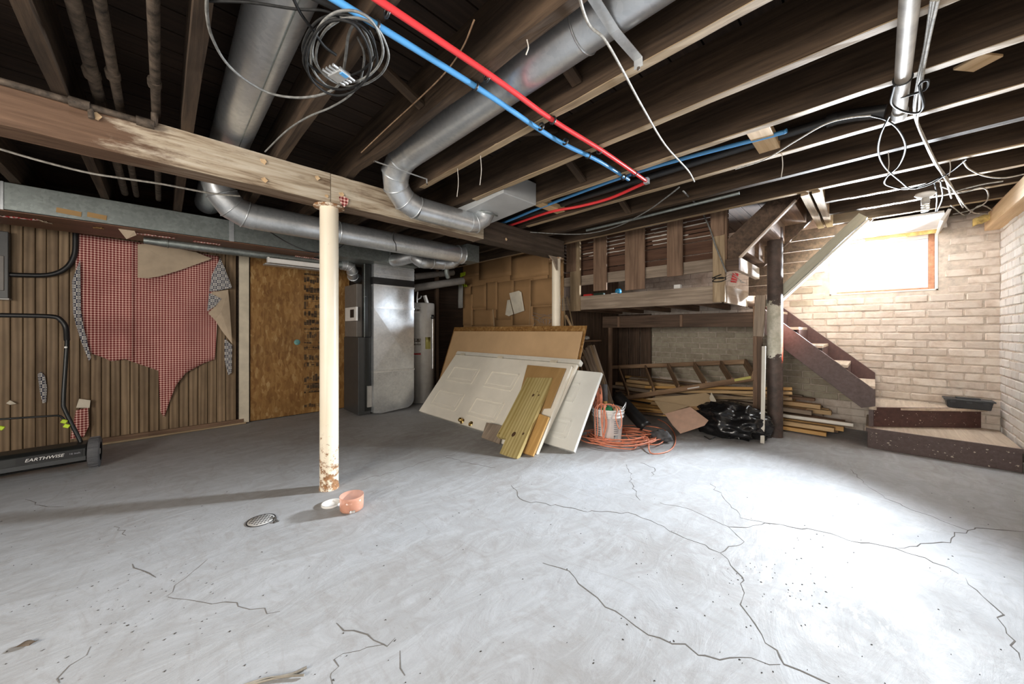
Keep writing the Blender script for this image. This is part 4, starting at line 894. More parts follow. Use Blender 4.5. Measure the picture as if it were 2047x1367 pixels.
# ------------------------------------------------------------------ leaning doors and boards
def lean(u, v, xb, s):
    """point seen at pixel (u, v) on the leaning plane X = xb + s*Z (its foot is on the floor at X = xb)"""
    a = (u-U0)/F; rx, ry, rz = CT+a*ST, ST-a*CT, -(v-V0)/F
    t = (xb+s*H)/(rx-s*rz); return Vector((t*rx, t*ry, H+t*rz))
def nrm(s): return Vector((-1, 0, s)).normalized()      # faces the camera, upward
def slab(name, poly, s, th, mat, parent=None, bevel=.002, grain=None, **kw):
    """board lying in the leaning plane; grain (its local X) runs up the slope unless given"""
    n = nrm(s); x = (Vector(grain) if grain is not None else Vector((s, 0, 1))).normalized(); y = n.cross(x).normalized(); c = sum(poly, Vector())/len(poly)
    mw = Matrix(((x.x, y.x, n.x, c.x), (x.y, y.y, n.y, c.y), (x.z, y.z, n.z, c.z), (0, 0, 0, 1))); inv = mw.inverted(); m = MB().prism(poly, -n*th); m.v = [inv @ p for p in m.v]
    return m.build(name, M[mat], parent, bevel=bevel, mw=mw, **kw)
def lrect(y0, y1, d0, d1, xb, s):
    """rectangle on the leaning plane: along Y and by distance up the slope"""
    k = Vector((s, 0, 1)).normalized(); o = Vector((xb, 0, 0))
    return [o+Vector((0, y0, 0))+k*d0, o+Vector((0, y1, 0))+k*d0, o+Vector((0, y1, 0))+k*d1, o+Vector((0, y0, 0))+k*d1]
def up_slope(p, xb, s): return (p-Vector((xb, p.y, 0))).length
FT = .032
# sheets furthest back, against the cream post
sh = 0.355; xb0 = 2.69
top = lean(1163, 664, xb0, sh); tl = lean(905, 662, xb0, sh)
slab('hardboard_sheet', lrect(1.99+.09, 4.33, .012, up_slope(tl, xb0, sh), xb0, sh), sh, .006, 'hardboard', label='large smooth tan hardboard sheet leaning behind the white doors', cat='board')
slab('strand_board_sheet', lrect(2.06, 4.38, .02, up_slope(tl, xb0, sh)+.065, xb0+.022, sh), sh, .012, 'osb', label='strand board sheet rearmost of the leaning stack', cat='board')
def moulding(parent, y0, y1, d0, d1, xb, s, mat):
    R4 = lrect(y0, y1, d0, d1, xb, s); n = nrm(s); m = MB()
    for a, b in zip(R4, R4[1:]+R4[:1]): m.bar(a+n*.002, b+n*.002, .020, .008, n)
    o = m.build('panel_moulding', M[mat], parent)
    e = .035; slab('raised_field', [p+n*.003 for p in lrect(y0+e, y1-e, d0+e, d1-e, xb, s)], s, .004, mat, parent)
M['door_paint'] = plain('ivory_door_paint', (0.86, 0.81, 0.70), .4, var=.05, scale=3)
M['door_paint2'] = plain('off_white_door_paint', (0.80, 0.80, 0.75), .4, var=.05, scale=3)
# narrow white door at the right, behind
xb2, s2 = 2.46, .70; t2 = lean(1188, 743, xb2, s2); y2 = t2.y
dB = thing('panel_door', 'white panel door leaning furthest right, behind the boards', 'door', (xb2, 2.5, 0))
slab('door_slab', lrect(1.775, 3.7, .024, up_slope(t2, xb2, s2), xb2, s2), s2, .034, 'door_paint2', dB)
for (ua, va, ub, vb) in ((1122, 762, 1146, 803), (1096, 831, 1130, 876)):
    p, q = lean(ua, va, xb2, s2), lean(ub, vb, xb2, s2); moulding(dB, min(p.y, q.y), max(p.y, q.y), up_slope(q, xb2, s2), up_slope(p, xb2, s2), xb2, s2, 'door_paint2')
# ivory six panel door in front
xb1, s1_ = 2.30, .825; tA = lean(915, 706, xb1, s1_); tB = lean(1143, 731, xb1, s1_); dmax = (up_slope(tA, xb1, s1_)+up_slope(tB, xb1, s1_))/2
dA = thing('panel_door', 'ivory six panel door leaning on its side, with two brass knob plates', 'door', (xb1, 3.0, 0))
slab('door_slab', lrect(2.03, 4.05, .03, dmax, xb1, s1_), s1_, .034, 'door_paint', dA)
def pd(u, v): p = lean(u, v, xb1, s1_); return p.y, up_slope(p, xb1, s1_)
A1, A2, B1, B2 = pd(901, 745), pd(951, 751), pd(973, 756), pd(1020, 764)
C1, C2 = pd(875, 793), pd(926, 803)
tops, bots = (pd(907, 732)[1], pd(894, 758)[1]), (pd(881, 779)[1], pd(868, 809)[1])
for ya_, yb_ in ((A2[0], A1[0]), (pd(1030, 764)[0], pd(976, 755)[0]), (2.17, 2.42)):
    for t_, b_ in (tops, bots): moulding(dA, ya_, yb_, b_, t_, xb1, s1_, 'door_paint')
n = nrm(s1_)
for u, v in ((924, 842), (941, 847)):
    p = lean(u, v, xb1, s1_); ux = Vector((0, 1, 0)); uy = n.cross(ux); m = MB()
    prof = [(.0, .010), (.026, .008), (.030, .0)] if u > 930 else [(0, .055), (.018, .052), (.026, .038), (.020, .024), (.012, .014), (.028, .008), (.031, 0)]
    vs_ = [p+n*(h)+(ux*math.cos(2*math.pi*k/18)+uy*math.sin(2*math.pi*k/18))*r for r, h in prof for k in range(18)]
    m.add(vs_, [(i*18+k, i*18+(k+1) % 18, (i+1)*18+(k+1) % 18, (i+1)*18+k) for i in range(len(prof)-1) for k in range(18)], True)
    m.build('knob', M['brass'], dA, label='brass knob plate')
jm = [p+n*.004 for p in lrect(2.02, 4.07, dmax+.008, dmax+.055, xb1+.012, s1_)]; slab('door_jamb', jm, s1_, .06, 'white_paint', dA)
for yy in (2.28, 3.1, 3.85):
    slab('hinge', [p+n*.008 for p in lrect(yy, yy+.09, dmax-.002, dmax+.026, xb1, s1_)], s1_, .006, 'cream_trim', dA)
# boards propped on the ivory door
slab('door_offcut', [lean(u, v, 2.225, .87) for u, v in ((1054, 727), (1143, 731), (1072, 907), (1040, 900), (985, 880))], .87, .035, 'door_paint', label='cream edged door offcut propped on the ivory door', cat='board')
slab('plywood_panel', [lean(u, v, 2.19, .885) for u, v in ((1054, 729), (1131, 736), (1099, 815), (1085, 816), (1081, 824), (1083, 831), (1093, 832), (1063, 908), (1010, 893))], .885, .012, 'plywood', label='tan plywood panel with a round notch, behind the yellow knotty board', cat='board')
slab('brown_plank', [lean(u, v, 2.155, .90) for u, v in ((1076, 826), (1097, 833), (1065, 911), (1043, 904))], .90, .02, 'orange_pine', label='short orange-brown plank at the foot of the plywood panel', cat='board')
tb = slab('treated_board', [lean(u, v, 2.035, 1.12) for u, v in ((1053, 754), (1104, 755), (1033, 916), (997, 909), (1011, 876), (992, 871), (1010, 838))], 1.12, .036, 'treated', grain=lean(1053, 754, 2.035, 1.12)-lean(992, 871, 2.035, 1.12), label='yellow-green knotty treated board with a notched foot, frontmost of the stack', cat='board')
M['knot'] = plain('dark_wood_knot', (.09, .045, .02), .6)
for u, v, r in ((1066, 790, .017), (1077, 790, .011), (1027, 868, .026), (1046, 867, .013), (1075, 783, .006), (998, 866, .008)):
    p = lean(u, v, 2.035, 1.12); nn = nrm(1.12); uy = nn.cross(Vector((0, 1, 0)))
    MB().add([p+nn*.0012+Vector((0, 1, 0))*math.cos(a)*r*.75+uy*math.sin(a)*r for a in [2*math.pi*k/14 for k in range(14)]]+[p-nn*.002], [tuple(range(14))]).build('knot', M['knot'], tb)
slab('offcut_board', [lean(u, v, 2.175, .95) for u, v in ((972, 844), (1006, 851), (998, 887), (962, 874))], .95, .015, 'grey_board', label='small dull brown offcut at the lower left of the yellow board', cat='board')
# ------------------------------------------------------------------ slats leaning behind the bucket
for k, (u0, v0, u1, v1, mk) in enumerate(((1168, 700, 1204, 800, 'grey_board'), (1172, 695, 1209, 800, 'grey_board'), (1176, 691, 1213, 800, 'grey_board'), (1181, 690, 1218, 800, 'pale_timber'), (1186, 690, 1222, 800, 'grey_board'), (1165, 712, 1200, 805, 'grey_board'), (1131, 630, 1214, 800, 'new_pine'))):
    a, b = at(u1, v1, X=3.42+.012*k), at(u0, v0, X=3.50+.012*k); d = (b-a).normalized(); f = a-d*(a.z-.012)/d.z
    plank('trim_slat', f, b, .028, .014, M[mk], None, up=(-1, 0, .1), label=('long fresh pine slat, longest of those leaning behind the bucket' if mk == 'new_pine' else 'pale slat among the grey ones leaning behind the bucket' if mk == 'pale_timber' else 'weathered grey trim slat leaning behind the bucket'), cat='slat', group='slats leaning behind the bucket')
for k, (u0, u1) in enumerate(((1126, 1131), (1133, 1146))):
    a, b = at(u1, 655, X=3.60), at(u0, 592, X=3.64); d = (b-a).normalized(); f = a-d*(a.z-.01)/d.z
    plank('thin_strip', f, b, .016, .008, M['pale_timber'], None, up=(-1, 0, 0), label=('steeper', 'more tilted')[k]+' of two thin pale strips standing beside the post behind the doors', cat='strip')
# ------------------------------------------------------------------ bucket
bc = at(1215, 880, Z=0); bc.z = 0
bk = thing('bucket', 'white plastic bucket filled with tools and orange cord', 'bucket', bc)
MB().lathe(bc, [(.0, .004), (.118, .004), (.122, .012), (.137, .235), (.147, .237), (.147, .245), (.138, .248), (.139, .268), (.150, .270), (.150, .278), (.140, .280), (.141, .296), (.151, .298), (.152, .312), (.146, .314), (.134, .30), (.118, .02), (0, .02)], 36).build('pail', M['white_plastic'], bk)
va = math.atan2(-bc.y, -bc.x)                    # towards the camera
def rim(a, r, z): return bc+Vector((r*math.cos(a), r*math.sin(a), z))
MB().tube(smooth_path([rim(va+.2, .153, .24), rim(va+.3, .157, .29), rim(va+.9, .163, .33), rim(va+1.6, .165, .37), rim(va+1.75, .157, .30)], 6), .004, 6).build('wire_handle', M['strap'], bk, fix=False)
for k in range(9):
    z = .06+.021*k; w = random.uniform(.25, .5)
    MB().sheet(lambda s, q: rim(va-.95+w*s, .1245+.0625*(z-.012)+.0012, z+.006*q), 4, 1, (0, 0, .0002)).build('label_line', M['grey_print'], bk)
for k in range(7):
    z = .10+.018*k
    MB().sheet(lambda s, q: rim(va+.42+.38*s, .1245+.0625*(z-.012)+.0012, z+.006*q), 4, 1, (0, 0, .0002)).build('label_line', M['grey_print'], bk)
MB().sheet(lambda s, q: rim(va+.42+.34*s, .1245+.0625*.03+.0012, .03+.05*q), 4, 1, (0, 0, .0002)).build('warning_label', M['label_white'], bk)
a = bc+Vector((.02, .03, .10)); b = a+Vector((.03, .03, .42))
ml = thing('chisel', 'wooden handled tool with dark top standing in the bucket', 'tool', a)
MB().tube([a, a.lerp(b, .4), a.lerp(b, .62)], [.02, .022, .018], 10).build('handle', M['orange_pine'], ml); MB().tube([a.lerp(b, .62), a.lerp(b, .64), b], [.016, .024, .022], 10).build('grip', M['rubber'], ml)
def lump(name, c, r, mat, amp, f, label, cat, sq=(1, 1, 1), sub=3, minz=None, ridged=False):
    bm = bmesh.new(); bmesh.ops.create_icosphere(bm, subdivisions=sub, radius=1); c = Vector(c); sd = Vector((random.random()*50,)*3)
    for v in bm.verts:
        q = v.co.normalized(); nse = mnoise.noise(q*f+sd)
        if ridged: nse = (.5-abs(mnoise.noise(q*f+sd)))*1.1+.45*(.4-abs(mnoise.noise(q*f*2.3+sd)))+.2*(.4-abs(mnoise.noise(q*f*5+sd)))
        v.co = Vector((q.x*sq[0], q.y*sq[1], q.z*sq[2]))*r*(1+amp*nse)+c
        if minz is not None and v.co.z < minz: v.co.z = minz+.3*(v.co.z-minz)*0
    me = bpy.data.meshes.new(name); bm.to_mesh(me); bm.free()
    for p in me.polygons: p.use_smooth = True
    me.materials.append(M[mat]); o = bpy.data.objects.new(name, me)
    for v in me.vertices: v.co -= c
    link(o, None, Matrix.Translation(c)); return tag(o, label, cat)
lump('crumpled_bag', bc+Vector((-.02, -.01, .29)), .055, 'green', .5, 2.2, 'crumpled green plastic bag in the bucket', 'bag', (1, 1, .8))
lump('crumpled_paper', bc+Vector((.05, -.07, .28)), .05, 'card_light', .6, 2.5, 'crumpled tan wrapper in the bucket', 'wrapper', (1, 1, .8))
# ------------------------------------------------------------------ orange extension cord
rng = random.Random(4); path = []
for k in range(11):
    cu, cv, ru, rv = 1262+rng.uniform(-28, 22), 879+rng.uniform(-5, 4), rng.uniform(38, 82), rng.uniform(9, 19)
    if k in (3, 8): cu, ru, rv = 1225, 66, 12
    ph = rng.uniform(0, 6.28)
    for j in range(9):
        a = ph+2*math.pi*j/9*(1 if k % 2 else -1); p = at(cu+ru*math.cos(a), cv+rv*math.sin(a), Z=0.006)
        rb = (Vector((p.x, p.y, 0))-Vector((bc.x, bc.y, 0)))
        if rb.length < .16: rb = rb.normalized()*.16; p.x, p.y = bc.x+rb.x, bc.y+rb.y
        p.z = .008+.0045*k+.012*abs(math.sin(a*1.5+k)); path.append(p)
for u, v in ((1300, 905), (1335, 902), (1350, 885), (1346, 862), (1330, 845), (1315, 838)): p = at(u, v, Z=.008); path.append(p)
cable('extension_cord', path, .0055, M['orange_cord'], None, n=4, sides=6, label='orange extension cord tangled in loops on the floor around the bucket', cat='cord')
path = [rim(va+1.2, .06, .30), rim(va+.3, .09, .36)]
for a, da, lo in ((va-.75, .22, .03), (va-.35, .30, .10), (va-.15, -.12, .06), (va+.75, -.35, .16)):
    path += [rim(a, .10, .345), rim(a-.02, .158, .325), rim(a+.03, .172, .20), rim(a+da*.5, .180, lo), rim(a+da, .176, lo+.10), rim(a+da*.6, .160, .325), rim(a+da*.5, .09, .36)]
cable('hanging_cord', path, .0052, M['orange_cord'], None, n=6, sides=6, label='orange cord loops hanging over the bucket rim', cat='cord')
path = []; rg2 = random.Random(8)
for k in range(7):
    rx, rz, ph, cy = rg2.uniform(.05, .085), rg2.uniform(.08, .13), rg2.uniform(0, 6), rg2.uniform(-.03, .05)
    for j in range(9):
        a = ph+2*math.pi*j/9; path.append(bc+Vector((-.05+rx*math.cos(a)*.55+.02*k/7, .075+cy+rx*math.cos(a)*.8, .40+rz*math.sin(a))))
cable('coiled_cord', path, .005, M['orange_cord'], None, n=5, sides=6, label='coil of orange cord standing up out of the bucket', cat='cord')
# black gutter piece and rag behind the bucket
a, b = at(1232, 790, X=3.55), at(1292, 856, X=3.42); d = (b-a).normalized(); sd_ = d.cross(Vector((-1, -.6, .3))).normalized(); nn = sd_.cross(d)
MB().sheet(lambda s, q: a.lerp(b, s)+sd_*(.11*(q-.5))*1.15+nn*(.05*math.cos((q-.5)*3.0)), 10, 8, (.004, 0, .0)).build('gutter_piece', M['black'], None, 'curved black plastic sheet lying behind the bucket', 'plastic sheet')
lump('rag', at(1322, 872, Z=.05), .075, 'rubber', .7, 2.6, 'crumpled grey-blue rag beside the orange cord', 'rag', (.8, 1.2, .7), minz=.003)
# ------------------------------------------------------------------ lumber pile under the stairs
rng = random.Random(11); LUM = {'pine': 'plain pine', 'orange_pine': 'orange varnished', 'grey_board': 'weathered grey', 'brown_board': 'brown', 'dark_board': 'dark brown', 'pale_timber': 'pale worn'}
mats_ = ['pine', 'orange_pine', 'pine', 'grey_board', 'orange_pine', 'brown_board']
for lay in range(6):
    for c in range(6-lay//2):
        x = 4.60+.09*c+.035*lay+rng.uniform(-.01, .01)
        if x > 5.12: continue
        z = .026+.058*lay+rng.uniform(0, .01); yl, yr = rng.uniform(2.0, 2.75), rng.uniform(.12, .55)
        if lay > 3: yr = rng.uniform(.35, .8)
        w, t_ = rng.uniform(.06, .088), rng.uniform(.022, .045)
        mk = mats_[rng.randrange(6)] if lay not in (2, 3) else ('dark_board', 'brown_board', 'grey_board', 'pine')[rng.randrange(4)]
        plank('lumber_board', (x+rng.uniform(-.03, .03), yr, z), (x+rng.uniform(-.03, .03), yl, z+rng.uniform(-.004, .02)), w, t_, M[mk], None, label=LUM[mk]+' board in the '+('bottom', 'second', 'third', 'fourth', 'fifth', 'top')[lay]+' layer of the long lumber pile under the stairs', cat='board', group='lumber pile under the stairs')
plank('lumber_board', (4.57, .13, .165), (4.60, 1.3, .16), .02, .03, M['white_paint'], None, label='white painted board sticking out of the lumber pile below the stairs', cat='board', group='lumber pile under the stairs')
for k in range(11):                              # shorter splayed pieces at the left end of the pile
    u0, v0 = rng.uniform(1238, 1262), rng.uniform(805, 862); x = 4.20+rng.uniform(0, .25); p = at(u0, v0, X=x); z = max(.02, p.z)
    q = Vector((x+.12, p.y-rng.uniform(.5, .9), max(.03, z+rng.uniform(-.02, .07))))
    plank('short_board', (x, p.y, z), q, rng.uniform(.06, .1), .02, M[('pine', 'orange_pine', 'orange_pine', 'brown_board')[k % 4]], None, label=LUM[('pine', 'orange_pine', 'orange_pine', 'brown_board')[k % 4]]+' short board splayed at the left end of the lumber pile', cat='board', group='short boards beside the lumber pile')
for v, mk, uu in ((771, 'orange_pine', 1290), (779, 'pine', 1300), (790, 'pale_timber', 1310)):
    a, b = at(uu, v+3, X=4.5), at(1500, v, X=4.5); plank('lumber_board', a, b+Vector((.05, -.35, 0)), .03, .034, M[mk], None, up=(-1, 0, .3), label=LUM[mk]+' board on the front of the lumber pile below the ladder', cat='board', group='lumber pile under the stairs')
# wooden ladder lying on the pile
la = thing('stepladder', 'worn paint-spattered wooden ladder lying on the lumber pile', 'ladder', (4.6, 1.7, .4))
XA, XF = 4.98, 4.40
plank('rail', at(1203, 735, X=XA), at(1494, 723, X=XA), .055, .024, M['ladder_wood'], la, up=(-1, 0, .3)); plank('rail', at(1236, 798, X=XF), at(1506, 756, X=XF-.0), .055, .03, M['ladder_wood'], la, up=(-1, 0, .5))
for ua, va_, ub, vb in ((1237, 736, 1257, 790), (1290, 735, 1307, 781), (1335, 731, 1357, 776), (1387, 729, 1411, 769), (1440, 727, 1462, 762), (1489, 724, 1505, 750)):
    plank('rung', at(ua, va_, X=XA), at(ub, vb, X=XF), .085, .02, M['ladder_wood'], la, up=(.2, 1, .2))
a = at(1468, 760, X=XF-.024); plank('label_strip', a, at(1501, 754, X=XF-.024), .028, .003, M['label_yellow'], la, up=(-1, 0, .4), label='faded yellow label')
a = at(1374, 777, X=XF-.024); plank('label_strip', a, at(1398, 773, X=XF-.024), .014, .003, M['label_white'], la, up=(-1, 0, .4), label='worn white lettering')
# cardboard pieces
def flap(name, pts, xb, s, mat, label, sub=None, th=.005):
    return slab(name, [lean(u, v, xb, s) for u, v in pts], s, th, mat, None, .0, label=label, cat='cardboard')
flap('cardboard_flap', ((1329, 827), (1380, 813), (1416, 840), (1408, 850), (1360, 866), (1345, 850)), 3.58, 1.7, 'pink_board', 'pinkish flat cardboard piece in front of the lumber pile')
flap('cardboard_flap', ((1308, 801), (1330, 803), (1376, 812), (1350, 820), (1327, 828), (1318, 815)), 3.72, 1.5, 'card_light', 'folded tan cardboard flap left of the pinkish piece')
flap('cardboard_flap', ((1291, 797), (1330, 793), (1375, 789), (1411, 785), (1425, 792), (1433, 812), (1420, 816), (1370, 811), (1330, 803)), 3.85, 1.35, 'card_light', 'large torn pale cardboard sheet above the pinkish piece')
flap('cardboard_flap', ((1376, 812), (1434, 812), (1424, 834), (1416, 838), (1380, 813)), 3.80, 1.0, 'card', 'brown cardboard side panel next to the black bag')
flap('cardboard_flap', ((1422, 784), (1431, 800), (1433, 812), (1425, 812), (1418, 795)), 3.80, 1.35, 'white_paper', 'torn white cardboard corner above the black bag')
# black bin bag
gc = at(1462, 874, Z=0)
bg_ = lump('bin_bag', (gc.x+.10, gc.y+.03, .125), .245, 'bin_liner', .48, 1.9, 'half full glossy black bin bag slumped on the floor by the stud', 'bag', (.78, 1.1, .68), sub=5, minz=.002, ridged=True)
cable('bag_tie', [at(1408, 872, Z=.006), at(1418, 878, Z=.02), at(1424, 876, Z=.03), at(1432, 872, Z=.04)], .005, M['black'], None, label='black plastic tie end trailing from the bin bag', cat='tie')
# toolbox tray on the upper winder
xa, xb_ = 5.03, 5.165; ya_, yb_ = at(1987, 805, X=xa).y, at(1891, 805, X=xa).y; z0 = 2*SR+.001
tr = thing('tool_tray', 'black plastic tool tray on the upper winder step', 'tray', ((xa+xb_)/2, (ya_+yb_)/2, z0))
m = MB(); h = .072; e = .012
m.add([(xa+e, ya_+e, z0), (xb_-e, ya_+e, z0), (xb_-e, yb_-e, z0), (xa+e, yb_-e, z0), (xa, ya_, z0+h), (xb_, ya_, z0+h), (xb_, yb_, z0+h), (xa, yb_, z0+h)], [(3,2,1,0),(0,1,5,4),(1,2,6,5),(2,3,7,6),(3,0,4,7),(4,5,6,7)])
m.build('tray_body', M['rubber'], tr, bevel=.004); M['tray_black'] = plain('charcoal_plastic', (.022, .024, .028), .5); tr.children[0].data.materials[0] = M['tray_black']
MB().box((xa-.010, ya_-.012, z0+h-.004), (xb_+.010, yb_+.012, z0+h+.010)).build('rim', M['tray_black'], tr, bevel=.003)
m = MB()
m.box((xa+.05, ya_+.06, z0+h+.010), (xb_-.05, yb_-.06, z0+h+.022)); m.build('handle_bar', M['tray_black'], tr, bevel=.003)
for f in (.15, .5, .85): yy = ya_+(yb_-ya_)*f; MB().box((xa-.008, yy-.015, z0+h-.022), (xa+.004, yy+.015, z0+h-.004)).build('clip', M['tray_black'], tr)
# things kept on the landing
p = at(1236, 579, X=XC+.12); MB().lathe((p.x, p.y, LZ1+.001), [(0, 0), (.02, .002), (.034, .016), (.038, .034), (.034, .052), (.02, .066), (0, .070)], 18).build('ball', M['blue'], None, 'small blue ball on the landing shelf', 'ball')
p = at(1225, 583, X=XC+.09); plank('white_stick', (p.x, p.y+.02, LZ1+.012), (p.x, p.y-.06, LZ1+.012), .014, .012, M['white_plastic'], None, label='short white stick lying beside the blue ball', cat='stick')
p = at(1176, 587, X=XC+.09); MB().bar((p.x, p.y+.06, LZ1+.016), (p.x, p.y-.06, LZ1+.016), .05, .03).build('red_case', M['red'], None, 'small red case at the left of the landing shelf', 'case', bevel=.006)
p = at(1195, 584, X=XC+.11); MB().bar((p.x, p.y+.05, LZ1+.02), (p.x, p.y-.09, LZ1+.018), .05, .036).build('dark_tool', M['green'], None, 'dark green oblong item beside the red case', 'item', bevel=.008); bpy.data.objects['dark_tool'].data.materials[0] = plain('dark_green_plastic', (.012, .03, .02), .4)
p = at(1355, 568, X=XC+.05); MB().box((p.x-.02, p.y-.03, LZ1+.001), (p.x+.03, p.y+.035, LZ1+.045)).build('small_box', M['white_plastic'], None, 'small white box on the landing edge', 'box', bevel=.004)
p = at(1200, 676, X=4.15); lump('crumpled_tissue', (p.x, 2.76, at(1190, 682, X=4.05).z+.038), .04, 'white_plastic', .6, 2.4, 'crumpled white tissue on the shelf under the landing', 'tissue', (1.2, 1, .6))
# ------------------------------------------------------------------ pipes and cables under the joists
def zp(pts, Z): return [at(u, v, Z=Z) for u, v in pts]
def clamps(parent, xs__, y, r, z, name='clamp'):
    for x in xs__: ring(MB(), (x, y, z), (1, 0, 0), r+.004, .005, 12).build(name, M['black'], parent, fix=False)
bl = zp(((935, 163), (1080, 260), (1135, 292), (1200, 326), (1252, 365)), 2.03); yb0 = bl[0].y
o = cable('water_line', [(-1.2, yb0, 2.03), (0, yb0, 2.03)]+bl[:3]+[bl[3]+Vector((0, 0, .008)), bl[4]+Vector((.03, 0, .03))], .0115, M['blue_pex'], sides=10, label='blue water line crossing beneath the joists', cat='water line'); clamps(o, (.496, .902, 1.308, 1.5, 1.714, 2.12), yb0, .0115, 2.03)
rd = zp(((965, 140), (1100, 237), (1205, 302), (1292, 362)), 2.03)
o = cable('water_line', [(-1.2, rd[0].y, 2.03), (0, rd[0].y, 2.03)]+rd, .0115, M['red_pex'], sides=10, label='red water line crossing beneath the joists', cat='water line'); clamps(o, (.496, .902, 1.308, 1.714, 2.12), rd[1].y, .0115, 2.03)
MB().box(rd[-1]+Vector((-.012, -.014, -.016)), rd[-1]+Vector((.02, .014, .02))).build('elbow_fitting', M['strap'], o)
b2l = zp(((1000, 447), (1085, 413), (1250, 352), (1380, 313), (1545, 270)), 2.085)
o = cable('water_line', [b2l[0]+Vector((0, .6, .02))]+b2l+[b2l[-1]+Vector((0, -.06, .0))], .0115, M['blue_pex'], sides=10, label='blue water line running along a joist towards the beam', cat='water line')
r2l = zp(((1010, 453), (1095, 425), (1160, 412), (1220, 396), (1288, 366)), 2.07)
o = cable('water_line', [r2l[0]+Vector((0, .6, .03))]+r2l, .0115, M['red_pex'], sides=10, label='red water line sagging along a joist towards the beam', cat='water line')
dp = thing('drain_line', 'black drain pipe with coupling along a joist at upper right', 'pipe', (2.44, 1, 2.12))
MB().tube([(2.445, 3.4, 2.13), (2.445, 1.2, 2.125), (2.445, .16, 2.12)], .022, 12).build('pipe', M['pvc_black'], dp, fix=False)
MB().tube([(2.445, .17, 2.12), (2.445, .13, 2.12)], .032, 14).build('coupling', M['pvc_black'], dp); MB().tube([(2.445, .14, 2.12), (2.45, .06, 2.11), (2.45, -.04, 2.085)], .030, 14).build('elbow', M['pvc_black'], dp)
for u, v, mk, w in ((1108, 421, 'pine', .09), (1528, 285, 'new_pine', .10)):
    p = at(u, v, Z=2.075); plank('block', (2.16, p.y, 2.10), (2.50, p.y, 2.10), w, .045, M[mk], ceiling)
cd = thing('conduit', 'pale metal conduit hanging below the joists at the upper right', 'conduit', (1.7, -.07, 2.02))
MB().tube([(.6, -.07, 2.02), (1.5, -.075, 2.02), (2.40, -.083, 2.02)], .0235, 14).build('pipe', M['white_cable'], cd, fix=False); cd.children[0].data.materials[0] = plain('dull_pale_metal', (.38, .34, .29), .5, .3, .25, 8)
MB().tube([(2.34, -.083, 2.02), (2.40, -.083, 2.02)], .0265, 14).build('end_collar', M['heater_grey'], cd); ring(MB(), (2.05, -.08, 2.02), (1, 0, 0), .026, .003).build('tie_wire', M['black'], cd, fix=False)
cable('romex_cable', [at(1160, -30, Z=2.03)]+zp(((1160, 0), (1178, 50), (1208, 78), (1240, 132), (1285, 215), (1330, 290), (1375, 340), (1388, 363)), 2.03), .0048, M['white_cable'], n=5, label='dusty white cable hanging below the joists right of the red line', cat='cable')
for k, (du, pts) in enumerate(((0, ((1863, 0), (1850, 90), (1835, 160), (1828, 225), (1845, 275), (1868, 325), (1890, 358), (1902, 396))), (7, ((1868, 0), (1853, 95), (1836, 170), (1830, 230), (1850, 280), (1872, 325), (1897, 362), (1925, 415))), (3, ((1875, 0), (1857, 80), (1842, 165), (1838, 215), (1835, 250), (1858, 300), (1886, 352), (1907, 380), (1940, 422), (1975, 428))))):
    cable('pale_cable', zp(pts, 2.025-.006*k), .0048, M['white_cable'], n=5, label=('left strand', 'middle strand', 'right strand')[k]+' of the pale cables hanging beside the conduit', cat='cable', group='pale cables beside the conduit')
cable('black_cable', zp(((1788, 172), (1782, 205), (1800, 220), (1825, 226), (1840, 222), (1846, 205)), 1.985)+zp(((1838, 170), (1855, 160), (1850, 178), (1825, 188), (1800, 195)), 2.0), .0045, M['black_cable'], n=5, label='black cable knotted round the conduit end', cat='cable')
cable('black_cable', zp(((1740, 231), (1772, 240), (1798, 262), (1810, 295), (1797, 330), (1774, 352), (1768, 366), (1782, 373), (1810, 378), (1845, 370), (1880, 354), (1905, 340), (1932, 318)), 2.02), .0045, M['black_cable'], n=5, label='black cable looping down left of the pale cables', cat='cable')
cable('black_cable', zp(((1778, 232), (1760, 270), (1756, 305), (1770, 335), (1800, 362), (1822, 377), (1860, 368), (1890, 350)), 2.0), .0045, M['black_cable'], n=5, label='black cable crossing the loop left of the pale cables', cat='cable')
cable('thin_cable', zp(((1470, 338), (1530, 318), (1590, 282), (1650, 248), (1700, 235), (1740, 231)), 2.02), .0035, M['white_cable'], n=5, label='thin pale cable arching from the joists to the conduit end', cat='cable')
for k, pts in enumerate((((1925, 322), (1938, 338), (1970, 352), (2010, 355), (2060, 345)), ((1880, 372), (1920, 385), (1960, 375), (1975, 385), (1970, 405), (1940, 420), (1905, 428)), ((1900, 410), (1930, 430), (1960, 410), (1990, 425), (2005, 440)), ((1885, 390), (1925, 378), (1965, 368), (2005, 362)), ((1868, 365), (1873, 400), (1868, 440)), ((1880, 362), (1884, 395), (1872, 425)))):
    cable('loose_wire', zp(pts, 2.035), .0042, M['white_cable' if k < 4 else 'black_cable'], n=5, label=('pale wire sagging at the upper right edge', 'pale wire curling above the insulation tuft', 'pale wire crossing the insulation tuft', 'pale wire lying along the last joists', 'left black wire end dangling before the drywall boxing', 'right black wire end dangling before the drywall boxing')[k], cat='wire')
cable('grey_cable', zp(((1060, 464), (1130, 468), (1180, 466), (1235, 452), (1290, 424), (1330, 396), (1358, 374)), 2.02), .0048, M['grey_cable'], n=5, label='grey cable sagging above the landing screen', cat='cable')
a, b = at(1268, 438, Z=2.03), at(1478, 386, Z=2.03); MB().tube([a+Vector((0, .5, 0)), a, b], .012, 8).build('grey_conduit', M['galv_dull'], None, 'thin grey conduit along a joist above the landing', 'conduit')
cable('dark_cable', [at(1366, 382, Z=2.04)]+[at(u, v, X=XC-.10) for u, v in ((1400, 418), (1418, 455), (1430, 490), (1442, 520), (1452, 545))], .0065, M['grey_cable'], n=5, label='dark cord dropping past the landing corner post', cat='cable')
